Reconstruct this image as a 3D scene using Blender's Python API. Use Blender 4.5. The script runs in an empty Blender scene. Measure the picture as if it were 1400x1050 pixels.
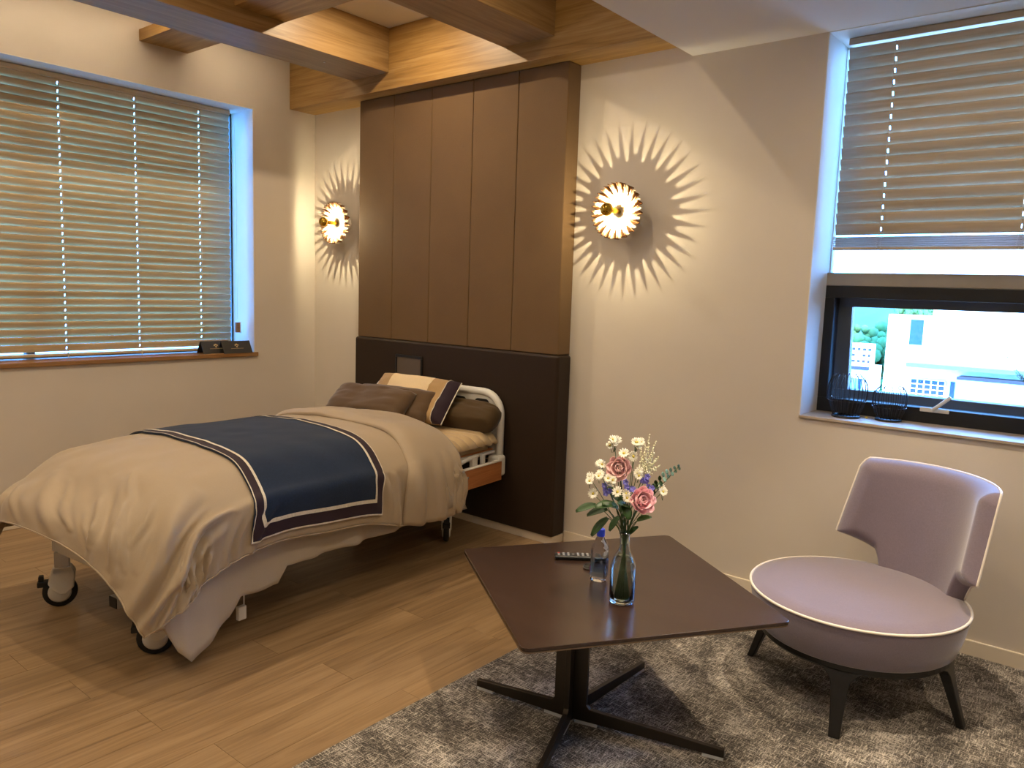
import bpy, bmesh, math, random
import numpy as np
from mathutils import Matrix, Vector, noise

random.seed(7)
scn = bpy.context.scene
COL = scn.collection
R = math.radians

# ------------------------------------------------------------------ camera
cam_d = bpy.data.cameras.new('camera'); cam = bpy.data.objects.new('camera', cam_d); COL.objects.link(cam)
cam_d.sensor_fit = 'HORIZONTAL'; cam_d.sensor_width = 36; cam_d.lens = 27.35; cam_d.clip_start = .05; cam_d.clip_end = 400
_r = (0.7726153, 0.6340212, 0.0329042); _u = (-0.1016605, 0.0723910, 0.9921818); _f = (-0.6266824, 0.7699199, -0.1203853)
cam.matrix_world = Matrix(((_r[0], _u[0], -_f[0], 5.0697), (_r[1], _u[1], -_f[1], -3.7531), (_r[2], _u[2], -_f[2], 1.5), (0, 0, 0, 1)))
scn.camera = cam

# ------------------------------------------------------------------ world, sun, exposure
vs = scn.view_settings
vs.view_transform = 'Standard'; vs.look = 'None'; vs.gamma = 1.0; vs.use_curve_mapping = False
vs.exposure = 0.3
SKY = 20.0
wd = bpy.data.worlds.new('sky'); scn.world = wd; wd.use_nodes = True
bg = wd.node_tree.nodes['Background']; bg.inputs[0].default_value = (.13, .41, 1.0, 1); bg.inputs[1].default_value = SKY
sun_d = bpy.data.lights.new('sun', 'SUN'); sun_d.energy = 16.0; sun_d.angle = R(3); sun_d.color = (1, .95, .88)
sun = bpy.data.objects.new('sun', sun_d); COL.objects.link(sun)
sun.rotation_euler = Vector((-.35, .6, -.72)).to_track_quat('-Z', 'Y').to_euler()

scn.cycles.caustics_reflective = False
WARM = (1.0, .80, .55)

# ------------------------------------------------------------------ helpers
def lin(c):
    return tuple(((v / 255) / 12.92 if v / 255 <= .04045 else ((v / 255 + .055) / 1.055) ** 2.4) for v in c) + (1.0,)

def nodes(name):
    m = bpy.data.materials.new(name); m.use_nodes = True
    nt = m.node_tree; b = nt.nodes['Principled BSDF']
    return m, nt, b

def mapped(nt, scale=(1, 1, 1), rot=(0, 0, 0), rand=False, coord='Object'):
    tc = nt.nodes.new('ShaderNodeTexCoord'); mp = nt.nodes.new('ShaderNodeMapping')
    mp.inputs['Scale'].default_value = scale; mp.inputs['Rotation'].default_value = rot
    if rand:
        oi = nt.nodes.new('ShaderNodeObjectInfo'); mul = nt.nodes.new('ShaderNodeVectorMath'); mul.operation = 'SCALE'
        cx = nt.nodes.new('ShaderNodeCombineXYZ')
        for k in range(3): nt.links.new(oi.outputs['Random'], cx.inputs[k])
        nt.links.new(cx.outputs[0], mul.inputs[0]); mul.inputs['Scale'].default_value = 37.0
        ad = nt.nodes.new('ShaderNodeVectorMath'); ad.operation = 'ADD'
        nt.links.new(tc.outputs[coord], ad.inputs[0]); nt.links.new(mul.outputs[0], ad.inputs[1])
        nt.links.new(ad.outputs[0], mp.inputs[0])
    else:
        nt.links.new(tc.outputs[coord], mp.inputs[0])
    return mp

def tex_noise(nt, mp, scale=5, detail=4, rough=.55, dist=0.0):
    n = nt.nodes.new('ShaderNodeTexNoise'); n.inputs['Scale'].default_value = scale; n.inputs['Detail'].default_value = detail
    n.inputs['Roughness'].default_value = rough; n.inputs['Distortion'].default_value = dist
    nt.links.new(mp.outputs[0], n.inputs['Vector']); return n

def ramp(nt, src, stops):
    r = nt.nodes.new('ShaderNodeValToRGB'); e = r.color_ramp.elements
    e[0].position, e[0].color = stops[0]; e[1].position, e[1].color = stops[-1]
    for p, c in stops[1:-1]:
        q = e.new(p); q.color = c
    nt.links.new(src, r.inputs[0]); return r

def bump(nt, b, src, strength, dist=.01):
    bp = nt.nodes.new('ShaderNodeBump'); bp.inputs['Strength'].default_value = strength; bp.inputs['Distance'].default_value = dist
    nt.links.new(src, bp.inputs['Height']); nt.links.new(bp.outputs[0], b.inputs['Normal']); return bp

def shade(c, k):
    return tuple(min(1, v * k) for v in c[:3]) + (1.0,)

def plain(name, col, rough=.5, metal=0.0, var=.06, scale=8, bstr=0.0, bscale=60, sheen=0.0, emit=None, estr=0, spec=None, coat=0.0):
    m, nt, b = nodes(name); c = lin(col)
    mp = mapped(nt); n = tex_noise(nt, mp, scale, 3)
    rp = ramp(nt, n.outputs['Fac'], [(.3, shade(c, 1 - var)), (.7, shade(c, 1 + var))])
    nt.links.new(rp.outputs[0], b.inputs['Base Color'])
    b.inputs['Roughness'].default_value = rough; b.inputs['Metallic'].default_value = metal
    if spec is not None: b.inputs['Specular IOR Level'].default_value = spec
    if coat: b.inputs['Coat Weight'].default_value = coat; b.inputs['Coat Roughness'].default_value = .1
    if bstr:
        n2 = tex_noise(nt, mp, bscale, 3); bump(nt, b, n2.outputs['Fac'], bstr, .004)
    if sheen:
        b.inputs['Sheen Weight'].default_value = sheen; b.inputs['Sheen Roughness'].default_value = .4
    if emit is not None:
        b.inputs['Emission Color'].default_value = emit + (1.0,); b.inputs['Emission Strength'].default_value = estr
    return m

def fabric(name, col, var=.12, weave=420, bstr=.35, rough=.9, sheen=.15, big=6):
    m, nt, b = nodes(name); c = lin(col)
    mp = mapped(nt); n = tex_noise(nt, mp, big, 3)
    mx_ = mapped(nt, (weave, weave * .25, weave)); my_ = mapped(nt, (weave * .25, weave, weave * .25))
    a = tex_noise(nt, mx_, 1, 2); d = tex_noise(nt, my_, 1, 2)
    add = nt.nodes.new('ShaderNodeMath'); add.operation = 'ADD'
    nt.links.new(a.outputs['Fac'], add.inputs[0]); nt.links.new(d.outputs['Fac'], add.inputs[1])
    mul = nt.nodes.new('ShaderNodeMath'); mul.operation = 'MULTIPLY_ADD'; mul.inputs[1].default_value = .5
    nt.links.new(add.outputs[0], mul.inputs[0]); mul.inputs[2].default_value = 0
    mixn = nt.nodes.new('ShaderNodeMath'); mixn.operation = 'MULTIPLY_ADD'; mixn.inputs[1].default_value = .35
    nt.links.new(n.outputs['Fac'], mixn.inputs[0]); nt.links.new(mul.outputs[0], mixn.inputs[2])
    rp = ramp(nt, mixn.outputs[0], [(.5, shade(c, 1 - var)), (.85, shade(c, 1 + var))])
    nt.links.new(rp.outputs[0], b.inputs['Base Color'])
    b.inputs['Roughness'].default_value = rough; b.inputs['Sheen Weight'].default_value = sheen; b.inputs['Specular IOR Level'].default_value = .25
    bump(nt, b, mul.outputs[0], bstr, .002)
    return m

def wood(name, dark, mid, light, axis='x', scale=1.0, rough=.45, bstr=.08, rand=True, spec=.5):
    m, nt, b = nodes(name)
    s = {'x': (.9, 14, 14), 'y': (14, .9, 14), 'z': (14, 14, .9)}[axis]
    mp = mapped(nt, tuple(v * scale for v in s), rand=rand)
    n = tex_noise(nt, mp, 1.6, 6, .6, 1.2)
    s2 = {'x': (3, 130, 130), 'y': (130, 3, 130), 'z': (130, 130, 3)}[axis]
    mp2 = mapped(nt, tuple(v * scale for v in s2), rand=rand); f = tex_noise(nt, mp2, 1, 3)
    mm = nt.nodes.new('ShaderNodeMath'); mm.operation = 'MULTIPLY_ADD'; mm.inputs[1].default_value = .35
    nt.links.new(f.outputs['Fac'], mm.inputs[0]); nt.links.new(n.outputs['Fac'], mm.inputs[2])
    rp = ramp(nt, mm.outputs[0], [(.45, lin(dark)), (.66, lin(mid)), (.9, lin(light))])
    if rand:
        oi = nt.nodes.new('ShaderNodeObjectInfo'); mr = nt.nodes.new('ShaderNodeMapRange')
        mr.inputs['To Min'].default_value = .92; mr.inputs['To Max'].default_value = 1.08
        nt.links.new(oi.outputs['Random'], mr.inputs['Value'])
        vm = nt.nodes.new('ShaderNodeVectorMath'); vm.operation = 'SCALE'
        nt.links.new(rp.outputs[0], vm.inputs[0]); nt.links.new(mr.outputs[0], vm.inputs['Scale'])
        nt.links.new(vm.outputs[0], b.inputs['Base Color'])
    else:
        nt.links.new(rp.outputs[0], b.inputs['Base Color'])
    b.inputs['Roughness'].default_value = rough; b.inputs['Specular IOR Level'].default_value = spec
    bump(nt, b, mm.outputs[0], bstr, .004)
    return m

def pane_glass(name, tint=(.93, .98, 1.0)):
    m, nt, b = nodes(name)
    nt.nodes.remove(b); out = nt.nodes['Material Output']
    tr = nt.nodes.new('ShaderNodeBsdfTransparent'); tr.inputs[0].default_value = tint + (1,)
    gl = nt.nodes.new('ShaderNodeBsdfGlossy'); gl.inputs['Roughness'].default_value = .02
    fr = nt.nodes.new('ShaderNodeFresnel'); fr.inputs[0].default_value = 1.45
    mp = mapped(nt); n = tex_noise(nt, mp, 3, 2)
    mx = nt.nodes.new('ShaderNodeMixShader')
    rp = ramp(nt, n.outputs['Fac'], [(0, (tint[0] * .98, tint[1] * .98, tint[2] * .98, 1)), (1, tint + (1,))])
    nt.links.new(rp.outputs[0], tr.inputs[0])
    nt.links.new(fr.outputs[0], mx.inputs[0]); nt.links.new(tr.outputs[0], mx.inputs[1]); nt.links.new(gl.outputs[0], mx.inputs[2])
    nt.links.new(mx.outputs[0], out.inputs[0]); return m

def solid_glass(name, col, ior=1.45, rough=0.0):
    m, nt, b = nodes(name)
    mp = mapped(nt); n = tex_noise(nt, mp, 4, 2)
    rp = ramp(nt, n.outputs['Fac'], [(0, shade(col, .97)), (1, col + (1.0,))])
    nt.links.new(rp.outputs[0], b.inputs['Base Color'])
    b.inputs['Transmission Weight'].default_value = 1; b.inputs['IOR'].default_value = ior; b.inputs['Roughness'].default_value = rough
    return m

class MB:
    def __init__(s): s.v = []; s.f = []; s.mi = []
    def quadgrid(s, P, closed_u=False, closed_v=False, mi=0, flip=False):
        ny, nx = len(P), len(P[0]); o = len(s.v)
        for row in P:
            for p in row: s.v.append(tuple(p))
        for j in range(ny if closed_v else ny - 1):
            for i in range(nx if closed_u else nx - 1):
                q = (o + j * nx + i, o + j * nx + (i + 1) % nx, o + ((j + 1) % ny) * nx + (i + 1) % nx, o + ((j + 1) % ny) * nx + i)
                s.f.append(q[::-1] if flip else q); s.mi.append(mi)
        return s
    def box(s, x0, x1, y0, y1, z0, z1, mi=0, M=None):
        o = len(s.v)
        c = [(x0, y0, z0), (x1, y0, z0), (x1, y1, z0), (x0, y1, z0), (x0, y0, z1), (x1, y0, z1), (x1, y1, z1), (x0, y1, z1)]
        if M is not None: c = [tuple(M @ Vector(p)) for p in c]
        s.v += c
        for q in ((0, 3, 2, 1), (4, 5, 6, 7), (0, 1, 5, 4), (1, 2, 6, 5), (2, 3, 7, 6), (3, 0, 4, 7)):
            s.f.append(tuple(o + k for k in q)); s.mi.append(mi)
        return s
    def prism(s, poly, z0, z1, M=None, mi=0):
        o = len(s.v); n = len(poly)
        c = [(p[0], p[1], z0) for p in poly] + [(p[0], p[1], z1) for p in poly]
        if M is not None: c = [tuple(M @ Vector(p)) for p in c]
        s.v += c
        s.f.append(tuple(o + k for k in range(n))[::-1]); s.f.append(tuple(o + n + k for k in range(n))); s.mi += [mi, mi]
        for k in range(n):
            s.f.append((o + k, o + (k + 1) % n, o + n + (k + 1) % n, o + n + k)); s.mi.append(mi)
        return s
    def tube(s, pts, r, seg=8, closed=False, caps=True, mi=0, flat=None):
        pts = [Vector(p) for p in pts]; n = len(pts); o = len(s.v)
        rr = r if isinstance(r, (list, tuple)) else [r] * n
        prev = None
        for k in range(n):
            if closed: t = (pts[(k + 1) % n] - pts[k - 1])
            else: t = pts[min(k + 1, n - 1)] - pts[max(k - 1, 0)]
            if t.length < 1e-9: t = Vector((0, 0, 1))
            t.normalize()
            if prev is None:
                a = Vector((0, 0, 1)) if abs(t.z) < .9 else Vector((1, 0, 0))
                nrm = t.cross(a).normalized()
            else:
                nrm = prev - t * prev.dot(t)
                nrm = nrm.normalized() if nrm.length > 1e-6 else t.orthogonal().normalized()
            prev = nrm; bn = t.cross(nrm)
            for i in range(seg):
                an = 2 * math.pi * i / seg
                s.v.append(tuple(pts[k] + (nrm * math.cos(an) + bn * math.sin(an)) * rr[k]))
        for k in range(n if closed else n - 1):
            for i in range(seg):
                s.f.append((o + k * seg + i, o + k * seg + (i + 1) % seg, o + ((k + 1) % n) * seg + (i + 1) % seg, o + ((k + 1) % n) * seg + i)); s.mi.append(mi)
        if caps and not closed:
            s.f.append(tuple(o + i for i in range(seg))[::-1]); s.f.append(tuple(o + (n - 1) * seg + i for i in range(seg))); s.mi += [mi, mi]
        return s
    def lathe(s, prof, seg=24, M=None, mi=0, cap0=True, cap1=True):
        o = len(s.v); n = len(prof)
        for r, z in prof:
            for i in range(seg):
                a = 2 * math.pi * i / seg; p = Vector((r * math.cos(a), r * math.sin(a), z))
                s.v.append(tuple(M @ p if M is not None else p))
        for k in range(n - 1):
            for i in range(seg):
                s.f.append((o + k * seg + i, o + k * seg + (i + 1) % seg, o + (k + 1) * seg + (i + 1) % seg, o + (k + 1) * seg + i)); s.mi.append(mi)
        if cap0: s.f.append(tuple(o + i for i in range(seg))[::-1]); s.mi.append(mi)
        if cap1: s.f.append(tuple(o + (n - 1) * seg + i for i in range(seg))); s.mi.append(mi)
        return s
    def ball(s, c, r, seg=12, rings=8, sc=(1, 1, 1), mi=0):
        prof = [(max(1e-4, math.sin(math.pi * k / rings)) * r, -math.cos(math.pi * k / rings) * r) for k in range(rings + 1)]
        return s.lathe(prof, seg, Matrix.Translation(c) @ Matrix.Diagonal((sc[0], sc[1], sc[2], 1)), mi)
    def mesh(s, name, mat, smooth=False):
        m = bpy.data.meshes.new(name); m.from_pydata(s.v, [], s.f)
        mats = mat if isinstance(mat, (list, tuple)) else [mat]
        for q in mats: m.materials.append(q)
        m.polygons.foreach_set('material_index', s.mi)
        m.polygons.foreach_set('use_smooth', [bool(smooth)] * len(m.polygons))
        m.update(); return m
    def build(s, name, mat, parent=None, smooth=False, bevel=0, seg=2, sub=0, solid=0, soff=-1, loc=None, rz=None, rot=None, auto=None):
        m = s.mesh(name, mat, smooth)
        bm = bmesh.new(); bm.from_mesh(m); bmesh.ops.recalc_face_normals(bm, faces=bm.faces); bm.to_mesh(m); bm.free()
        o = bpy.data.objects.new(name, m); COL.objects.link(o)
        if parent is not None: o.parent = parent
        if loc is not None: o.location = loc
        if rz is not None: o.rotation_euler = (0, 0, rz)
        if rot is not None: o.rotation_euler = rot
        if solid:
            q = o.modifiers.new('thick', 'SOLIDIFY'); q.thickness = solid; q.offset = soff
        if bevel:
            q = o.modifiers.new('bevel', 'BEVEL'); q.width = bevel; q.segments = seg; q.limit_method = 'ANGLE'; q.angle_limit = R(40); q.harden_normals = bool(smooth)
        if sub:
            q = o.modifiers.new('sub', 'SUBSURF'); q.levels = sub; q.render_levels = sub
        return o

def tag(o, label, cat, group=None, kind=None):
    o['label'] = label; o['category'] = cat
    if group: o['group'] = group
    if kind: o['kind'] = kind
    return o

def thing(name, label, cat, loc=(0, 0, 0), rz=0.0, group=None):
    o = bpy.data.objects.new(name, None); COL.objects.link(o); o.empty_display_size = .05
    o.location = loc; o.rotation_euler = (0, 0, rz)
    return tag(o, label, cat, group)

def structure(o): o['kind'] = 'structure'; return o

def copy_tree(o, parent=None):
    c = o.copy(); COL.objects.link(c); c.parent = parent
    for ch in o.children: copy_tree(ch, c)
    return c

def empty_part(name, parent, loc=(0, 0, 0)):
    o = bpy.data.objects.new(name, None); COL.objects.link(o); o.parent = parent; o.location = loc; o.empty_display_size = .03; return o

# ------------------------------------------------------------------ materials
M_WALL = plain('cream_wallpaper', (209, 199, 186), .85, var=.02, scale=3, bstr=.12, bscale=160)
M_CEIL = plain('white_ceiling_paint', (222, 219, 214), .9, var=.015, scale=2)
M_REVEAL = plain('white_reveal_paint', (226, 224, 218), .7, var=.015)
M_BASE = plain('cream_baseboard', (222, 210, 190), .5, var=.02)
M_OAKX = wood('oak_veneer_lengthwise', (132, 97, 48), (156, 119, 64), (176, 141, 86), 'x', 1.0, .45)
M_OAKY = wood('oak_veneer_beam', (130, 98, 56), (152, 119, 72), (170, 138, 92), 'y', 1.0, .45)
M_PLANK = wood('oak_floor_plank', (120, 95, 66), (146, 118, 84), (166, 138, 103), 'y', .8, .36, .05)
M_SILL = wood('wood_sill', (120, 84, 46), (146, 106, 62), (164, 126, 82), 'y', 1, .45, rand=False)
M_SILLG = wood('grey_wood_sill', (140, 124, 108), (170, 156, 140), (188, 176, 162), 'x', 1, .4, rand=False)
M_BROWN = fabric('brown_upholstery', (106, 81, 52), .10, 700, .25, .75, .1)
M_DARK = fabric('dark_brown_leather', (44, 30, 18), .10, 300, .25, .55, .05)
M_BLACK = plain('black_metal', (22, 22, 24), .4, var=.05)
M_FRAME = plain('black_window_frame', (13, 17, 23), .45, var=.05)
M_SASH = plain('grey_window_sash', (78, 88, 100), .5, var=.03)
M_GLASS = pane_glass('window_glass')
M_SLAT = wood('faux_wood_slat', (190, 166, 128), (204, 182, 144), (216, 196, 162), 'x', .8, .42, .02, rand=True)
M_SLAT2 = wood('greige_faux_wood_slat', (172, 158, 136), (188, 174, 152), (200, 186, 166), 'x', .8, .42, .02, rand=True)
M_CORD = plain('cream_cord', (214, 204, 184), .8)
M_DUVET = fabric('sand_cotton', (170, 152, 128), .05, 900, .08, .48, .2)
M_SKIRT = fabric('pale_sheet_cotton', (182, 170, 152), .05, 900, .10, .7, .2)
M_NAVY = fabric('navy_weave', (21, 38, 64), .22, 300, .4, .85, .12)
M_PLUM = fabric('plum_ribbon', (44, 28, 40), .12, 500, .2, .7, .1)
M_WHITEST = fabric('white_stitch', (214, 206, 190), .15, 240, .4, .8, .1)
M_QUILT = fabric('quilted_beige_cotton', (196, 170, 130), .05, 800, .12, .75, .2)
M_PILBROWN = fabric('cocoa_velvet', (90, 69, 46), .08, 700, .15, .8, .35)
M_OLIVE = fabric('olive_brown_cotton', (76, 58, 32), .07, 700, .15, .75, .15)
M_SHAMTAN = fabric('tan_sham', (176, 144, 100), .06, 700, .15, .8, .15)
M_SHAMCRM = fabric('cream_sham_panel', (226, 202, 160), .05, 700, .15, .8, .15)
M_BEDWHITE = plain('white_plastic', (222, 219, 211), .35, var=.02)
M_STEELW = plain('white_powder_coat', (206, 203, 196), .4, var=.02)
M_BEDWOOD = wood('cherry_laminate', (150, 92, 48), (172, 110, 62), (188, 128, 78), 'y', 1, .4, rand=False)
M_RUBBER = plain('black_rubber', (20, 20, 20), .6)
M_GREY = plain('grey_plastic', (120, 120, 120), .5)
M_TABLE = wood('dark_walnut_tabletop', (44, 30, 25), (52, 37, 30), (60, 44, 36), 'x', .8, .22, .02, rand=False, spec=.6)
M_TABEDGE = plain('bronze_edge', (120, 100, 80), .35, metal=.4)
M_BRONZE = plain('bronze_steel', (72, 66, 60), .36, metal=.85, var=.05)
M_PAD = plain('clear_glide_pad', (196, 200, 206), .4)
M_LILAC = fabric('lilac_grey_upholstery', (123, 111, 124), .10, 520, .35, .78, .55, big=4)
M_PIPING = plain('cream_piping', (226, 218, 206), .6)
M_EBONY = plain('ebonised_wood', (14, 13, 13), .4)
M_GOLD = plain('polished_brass', (200, 160, 60), .12, metal=1.0, var=.05)
M_REFL = plain('pale_glint_reflector', (244, 228, 200), .36, metal=.25, var=.02)  # pale colour carries the bulb's highlights on the fluted dish
M_GLINTGAP = plain('bronze_between_glints', (120, 84, 50), .5, metal=.5)
M_PLATE = plain('white_rose', (230, 224, 214), .5)

# ------------------------------------------------------------------ room shell
XS, ZS, ZC = 3.13, 2.71, 3.147          # soffit edge, soffit height, raised ceiling height
XE, YE = 6.9, -5.6                      # unseen right wall, unseen wall behind the camera
WX0, WX1, WZ0, WZ1 = 3.805, 5.55, .935, 2.71   # window opening in the headboard wall
LY0, LY1, LZ0, LZ1 = -3.3, -.533, .955, 2.71   # window opening in the left wall
T = .34
w = MB()
w.box(-T, WX0, 0, T, -.1, ZC + .1); w.box(WX1, XE + T, 0, T, -.1, ZC + .1)
w.box(WX0, WX1, 0, T, -.1, WZ0); w.box(WX0, WX1, 0, T, WZ1, ZC + .1)
structure(w.build('wall_back', M_WALL))
w = MB()
w.box(-T, 0, LY1, 0, -.1, ZC + .1); w.box(-T, 0, YE - T, LY0, -.1, ZC + .1)
w.box(-T, 0, LY0, LY1, -.1, LZ0); w.box(-T, 0, LY0, LY1, LZ1, ZC + .1)
structure(w.build('wall_left', M_WALL))
structure(MB().box(XE, XE + T, YE - T, 0, -.1, ZC + .1).build('wall_right', M_WALL))
structure(MB().box(-T, XE + T, YE - T, YE, -.1, ZC + .1).build('wall_front', M_WALL))
structure(MB().box(XS, XE, YE, 0, ZS, ZC + .1).build('ceiling', M_CEIL))
structure(MB().box(-T, XS, YE, T, ZC, ZC + .1).build('ceiling_raised', M_CEIL))
# white plaster reveals of the two windows
w = MB(); e = .004
w.box(WX0, WX0 + e, -.002, .30, WZ0, WZ1); w.box(WX1 - e, WX1, -.002, .30, WZ0, WZ1); w.box(WX0, WX1, -.002, .30, WZ1 - e, WZ1)
structure(w.build('trim_1', M_REVEAL))
w = MB()
w.box(-.275, .002, LY1 - e, LY1, LZ0, LZ1); w.box(-.275, .002, LY0, LY0 + e, LZ0, LZ1); w.box(-.275, .002, LY0, LY1, LZ1 - e, LZ1)
structure(w.build('trim_2', M_REVEAL))
# baseboards
structure(MB().box(2.462, XE, -.012, 0, 0, .07).build('baseboard_back', M_BASE, bevel=.004))
structure(MB().box(0, .645, -.012, 0, 0, .07).build('baseboard_corner', M_BASE, bevel=.004))
structure(MB().box(0, .012, YE, -.012, 0, .07).build('baseboard_left', M_BASE, bevel=.004))

# floor: oak planks running along y, carpet from x = 3.146
XC = 3.146
fl = structure(MB().box(-T, XE + T, YE - T, T, -.12, -.006).build('floor', plain('floor_screed', (60, 44, 30), .9)))
PW, PL = .19, 1.22
pm = MB().box(0, PW - .0012, 0, PL - .0012, -.008, 0).mesh('plank', M_PLANK)
cut = {}
def plank_mesh(wd_, ln):
    k = (round(wd_, 3), round(ln, 3))
    if k not in cut: cut[k] = MB().box(0, wd_ - .0012, 0, ln - .0012, -.008, 0).mesh('plank', M_PLANK)
    return cut[k]
x = 0.0; i = 0
while x < XC - 1e-4:
    pw = min(PW, XC - x); y = -.0 - ((i * .47) % 1.0) * PL
    ends = [0.0]
    while y > YE:
        if y < -.05: ends.append(y)
        y -= PL
    ends.append(YE)
    for a, b_ in zip(ends[:-1], ends[1:]):
        o = bpy.data.objects.new('plank', plank_mesh(pw, a - b_)); COL.objects.link(o); o.parent = fl; o.location = (x, b_, 0)
    x += PW; i += 1

def carpet_mat():
    m, nt, b = nodes('mottled_carpet')
    a = tex_noise(nt, mapped(nt, (26, 210, 60)), 1, 3, .6); c = tex_noise(nt, mapped(nt, (210, 26, 60)), 1, 3, .6)
    big = tex_noise(nt, mapped(nt), 5, 3); fine = tex_noise(nt, mapped(nt), 260, 2)
    mx = nt.nodes.new('ShaderNodeMath'); mx.operation = 'MAXIMUM'
    nt.links.new(a.outputs['Fac'], mx.inputs[0]); nt.links.new(c.outputs['Fac'], mx.inputs[1])
    s1 = nt.nodes.new('ShaderNodeMath'); s1.operation = 'MULTIPLY_ADD'; s1.inputs[1].default_value = .55
    nt.links.new(fine.outputs['Fac'], s1.inputs[0]); nt.links.new(mx.outputs[0], s1.inputs[2])
    s2 = nt.nodes.new('ShaderNodeMath'); s2.operation = 'MULTIPLY_ADD'; s2.inputs[1].default_value = .5
    nt.links.new(big.outputs['Fac'], s2.inputs[0]); nt.links.new(s1.outputs[0], s2.inputs[2])
    rp = ramp(nt, s2.outputs[0], [(.86, lin((60, 53, 47))), (1.02, lin((110, 101, 91))), (1.0, lin((110, 101, 91)))])
    e = rp.color_ramp.elements
    e[0].position = 0; 
    mr = nt.nodes.new('ShaderNodeMapRange'); mr.inputs['From Min'].default_value = .86; mr.inputs['From Max'].default_value = 1.36
    nt.links.new(s2.outputs[0], mr.inputs['Value'])
    rp2 = ramp(nt, mr.outputs[0], [(.18, lin((54, 50, 47))), (.46, lin((126, 119, 111))), (.76, lin((216, 208, 198)))])
    nt.nodes.remove(rp)
    nt.links.new(rp2.outputs[0], b.inputs['Base Color'])
    b.inputs['Roughness'].default_value = .95; b.inputs['Specular IOR Level'].default_value = .1; b.inputs['Sheen Weight'].default_value = .1
    bump(nt, b, s1.outputs[0], .8, .012)
    return m
o = MB().box(XC, XE, YE, 0, -.006, .003).build('carpet', carpet_mat())
tag(o, 'grey and beige mottled carpet under the table and lilac chair', 'carpet')

# ------------------------------------------------------------------ oak ceiling beams
structure(MB().box(0, XS, -.228, 0, 2.765, ZC).build('trim_3', M_OAKX, bevel=.002))
def beam(name, x0, x1, label):
    o = MB().box(x0, x1, YE, -.228, 2.87, ZC).build(name, M_OAKY, bevel=.003); return tag(o, label, 'beam', None)
beam('ceiling_beam', .715, 1.083, 'long oak ceiling beam nearest the left window wall')
beam('ceiling_beam', 2.054, 2.418, 'long oak ceiling beam running over the right half of the headboard')
for k, y0 in enumerate((-1.33, -3.2)):
    for x0, x1, lb in ((0, .715, 'short oak cross beam between left wall and first long beam'), (1.083, 2.054, 'short oak cross beam joining the two long beams')):
        if k == 0:
            o = MB().box(x0, x1, y0, y0 + .318, 2.967, 3.037).build('cross_beam', M_OAKX, bevel=.002); tag(o, lb, 'beam')
o = MB().lathe([(.006, 0), (.006, .004), (.003, .006)], 10).build('ceiling_sensor', M_PLATE, loc=(.93, -.62, 2.863)); tag(o, 'tiny white sensor dot on underside of first long beam', 'sensor')
# LED strip on the ceiling channels (hidden behind the beams)
def led_strip(x, y0, y1, label, power, z=3.135, sx=.02):
    t = thing('led_strip', label, 'light', (x, (y0 + y1) / 2, z), 0, 'led strips above the beams')
    MB().box(-sx, sx, (y0 - y1) / 2, (y1 - y0) / 2, 0, .011).build('channel', M_BEDWHITE, t)
    MB().box(-sx * .7, sx * .7, (y0 - y1) / 2 + .01, (y1 - y0) / 2 - .01, -.004, 0).build('diffuser', plain('led_diffuser', (255, 240, 210), .5, emit=WARM, estr=power), t)
led_strip(.36, -4.5, -.5, 'warm led strip on ceiling between left wall and first beam', 34)

# ------------------------------------------------------------------ downlights in the soffit
def downlight(x, y, z, power, label, size=86, blend=.6, rad=.022, glow=5.0):
    t = thing('downlight', label, 'light', (x, y, z), 0, 'recessed ceiling downlights')
    MB().lathe([(.036, .0), (.048, .0), (.05, -.004), (.036, -.004)], 24, cap0=False, cap1=False).build('ring', M_BEDWHITE, t)
    MB().lathe([(.036, -.001), (.0005, -.001)], 24, cap0=False).build('lens', plain('downlight_lens', (255, 240, 215), .4, emit=WARM, estr=6), t)
    d = bpy.data.lights.new('downlight_lamp', 'SPOT'); d.energy = power; d.color = WARM; d.spot_size = R(size); d.spot_blend = blend; d.shadow_soft_size = rad
    l = bpy.data.objects.new('lamp', d); COL.objects.link(l); l.parent = t; l.location = (0, 0, -.012)
    d = bpy.data.lights.new('downlight_glow', 'AREA'); d.shape = 'DISK'; d.size = .06; d.energy = glow; d.color = WARM
    l = bpy.data.objects.new('glow', d); COL.objects.link(l); l.parent = t; l.location = (0, 0, -.006)
PWR = 44
for x, y in ((4.42, -.78), (4.3, -1.75), (4.3, -2.75), (5.7, -1.6), (5.7, -3.0), (4.3, -4.2)):
    near = y > -2 and x < 5
    downlight(x, y, ZS, PWR * (2.2 if near else 1.0), 'round recessed downlight in the lowered white ceiling', 64 if near else 86)
for x, y in ((1.57, -.75), (1.57, -2.4), (2.77, -1.3), (2.77, -2.9), (1.57, -4.2), (2.77, -4.4)):
    downlight(x, y, ZC, PWR * .12, 'round recessed downlight between the oak beams', 110, glow=6.0 if x > 2 else 13.0)

# ------------------------------------------------------------------ headboard wall panels
hp = thing('upholstered_wall_panel', 'tall brown fabric wall panel of five upright strips above the bed', 'wall panel', (0, 0, 1.132))
HX0, HX1 = .667, 2.447; sw = (HX1 - HX0) / 5
for k in range(5):
    MB().box(HX0 + k * sw + .0008, HX0 + (k + 1) * sw - .0008, -.12, -.001, 0, 2.764 - 1.132).build('panel', M_BROWN, hp, smooth=True, bevel=.007, seg=3)
hb = thing('padded_headboard', 'low dark brown padded headboard along the wall behind the bed', 'headboard', (0, 0, 0))
MB().box(.652, 2.461, -.135, -.001, .05, 1.130).build('cushion', M_DARK, hb, smooth=True, bevel=.018, seg=4)
MB().box(.66, 2.455, -.115, -.001, 0, .05).build('plinth', M_BASE, hb, bevel=.002)
ob = thing('bedside_panel_box', 'black framed grey panel set into dark headboard above pillows', 'wall box', (1.227, -.1415, .945))
fb = MB()
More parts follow.
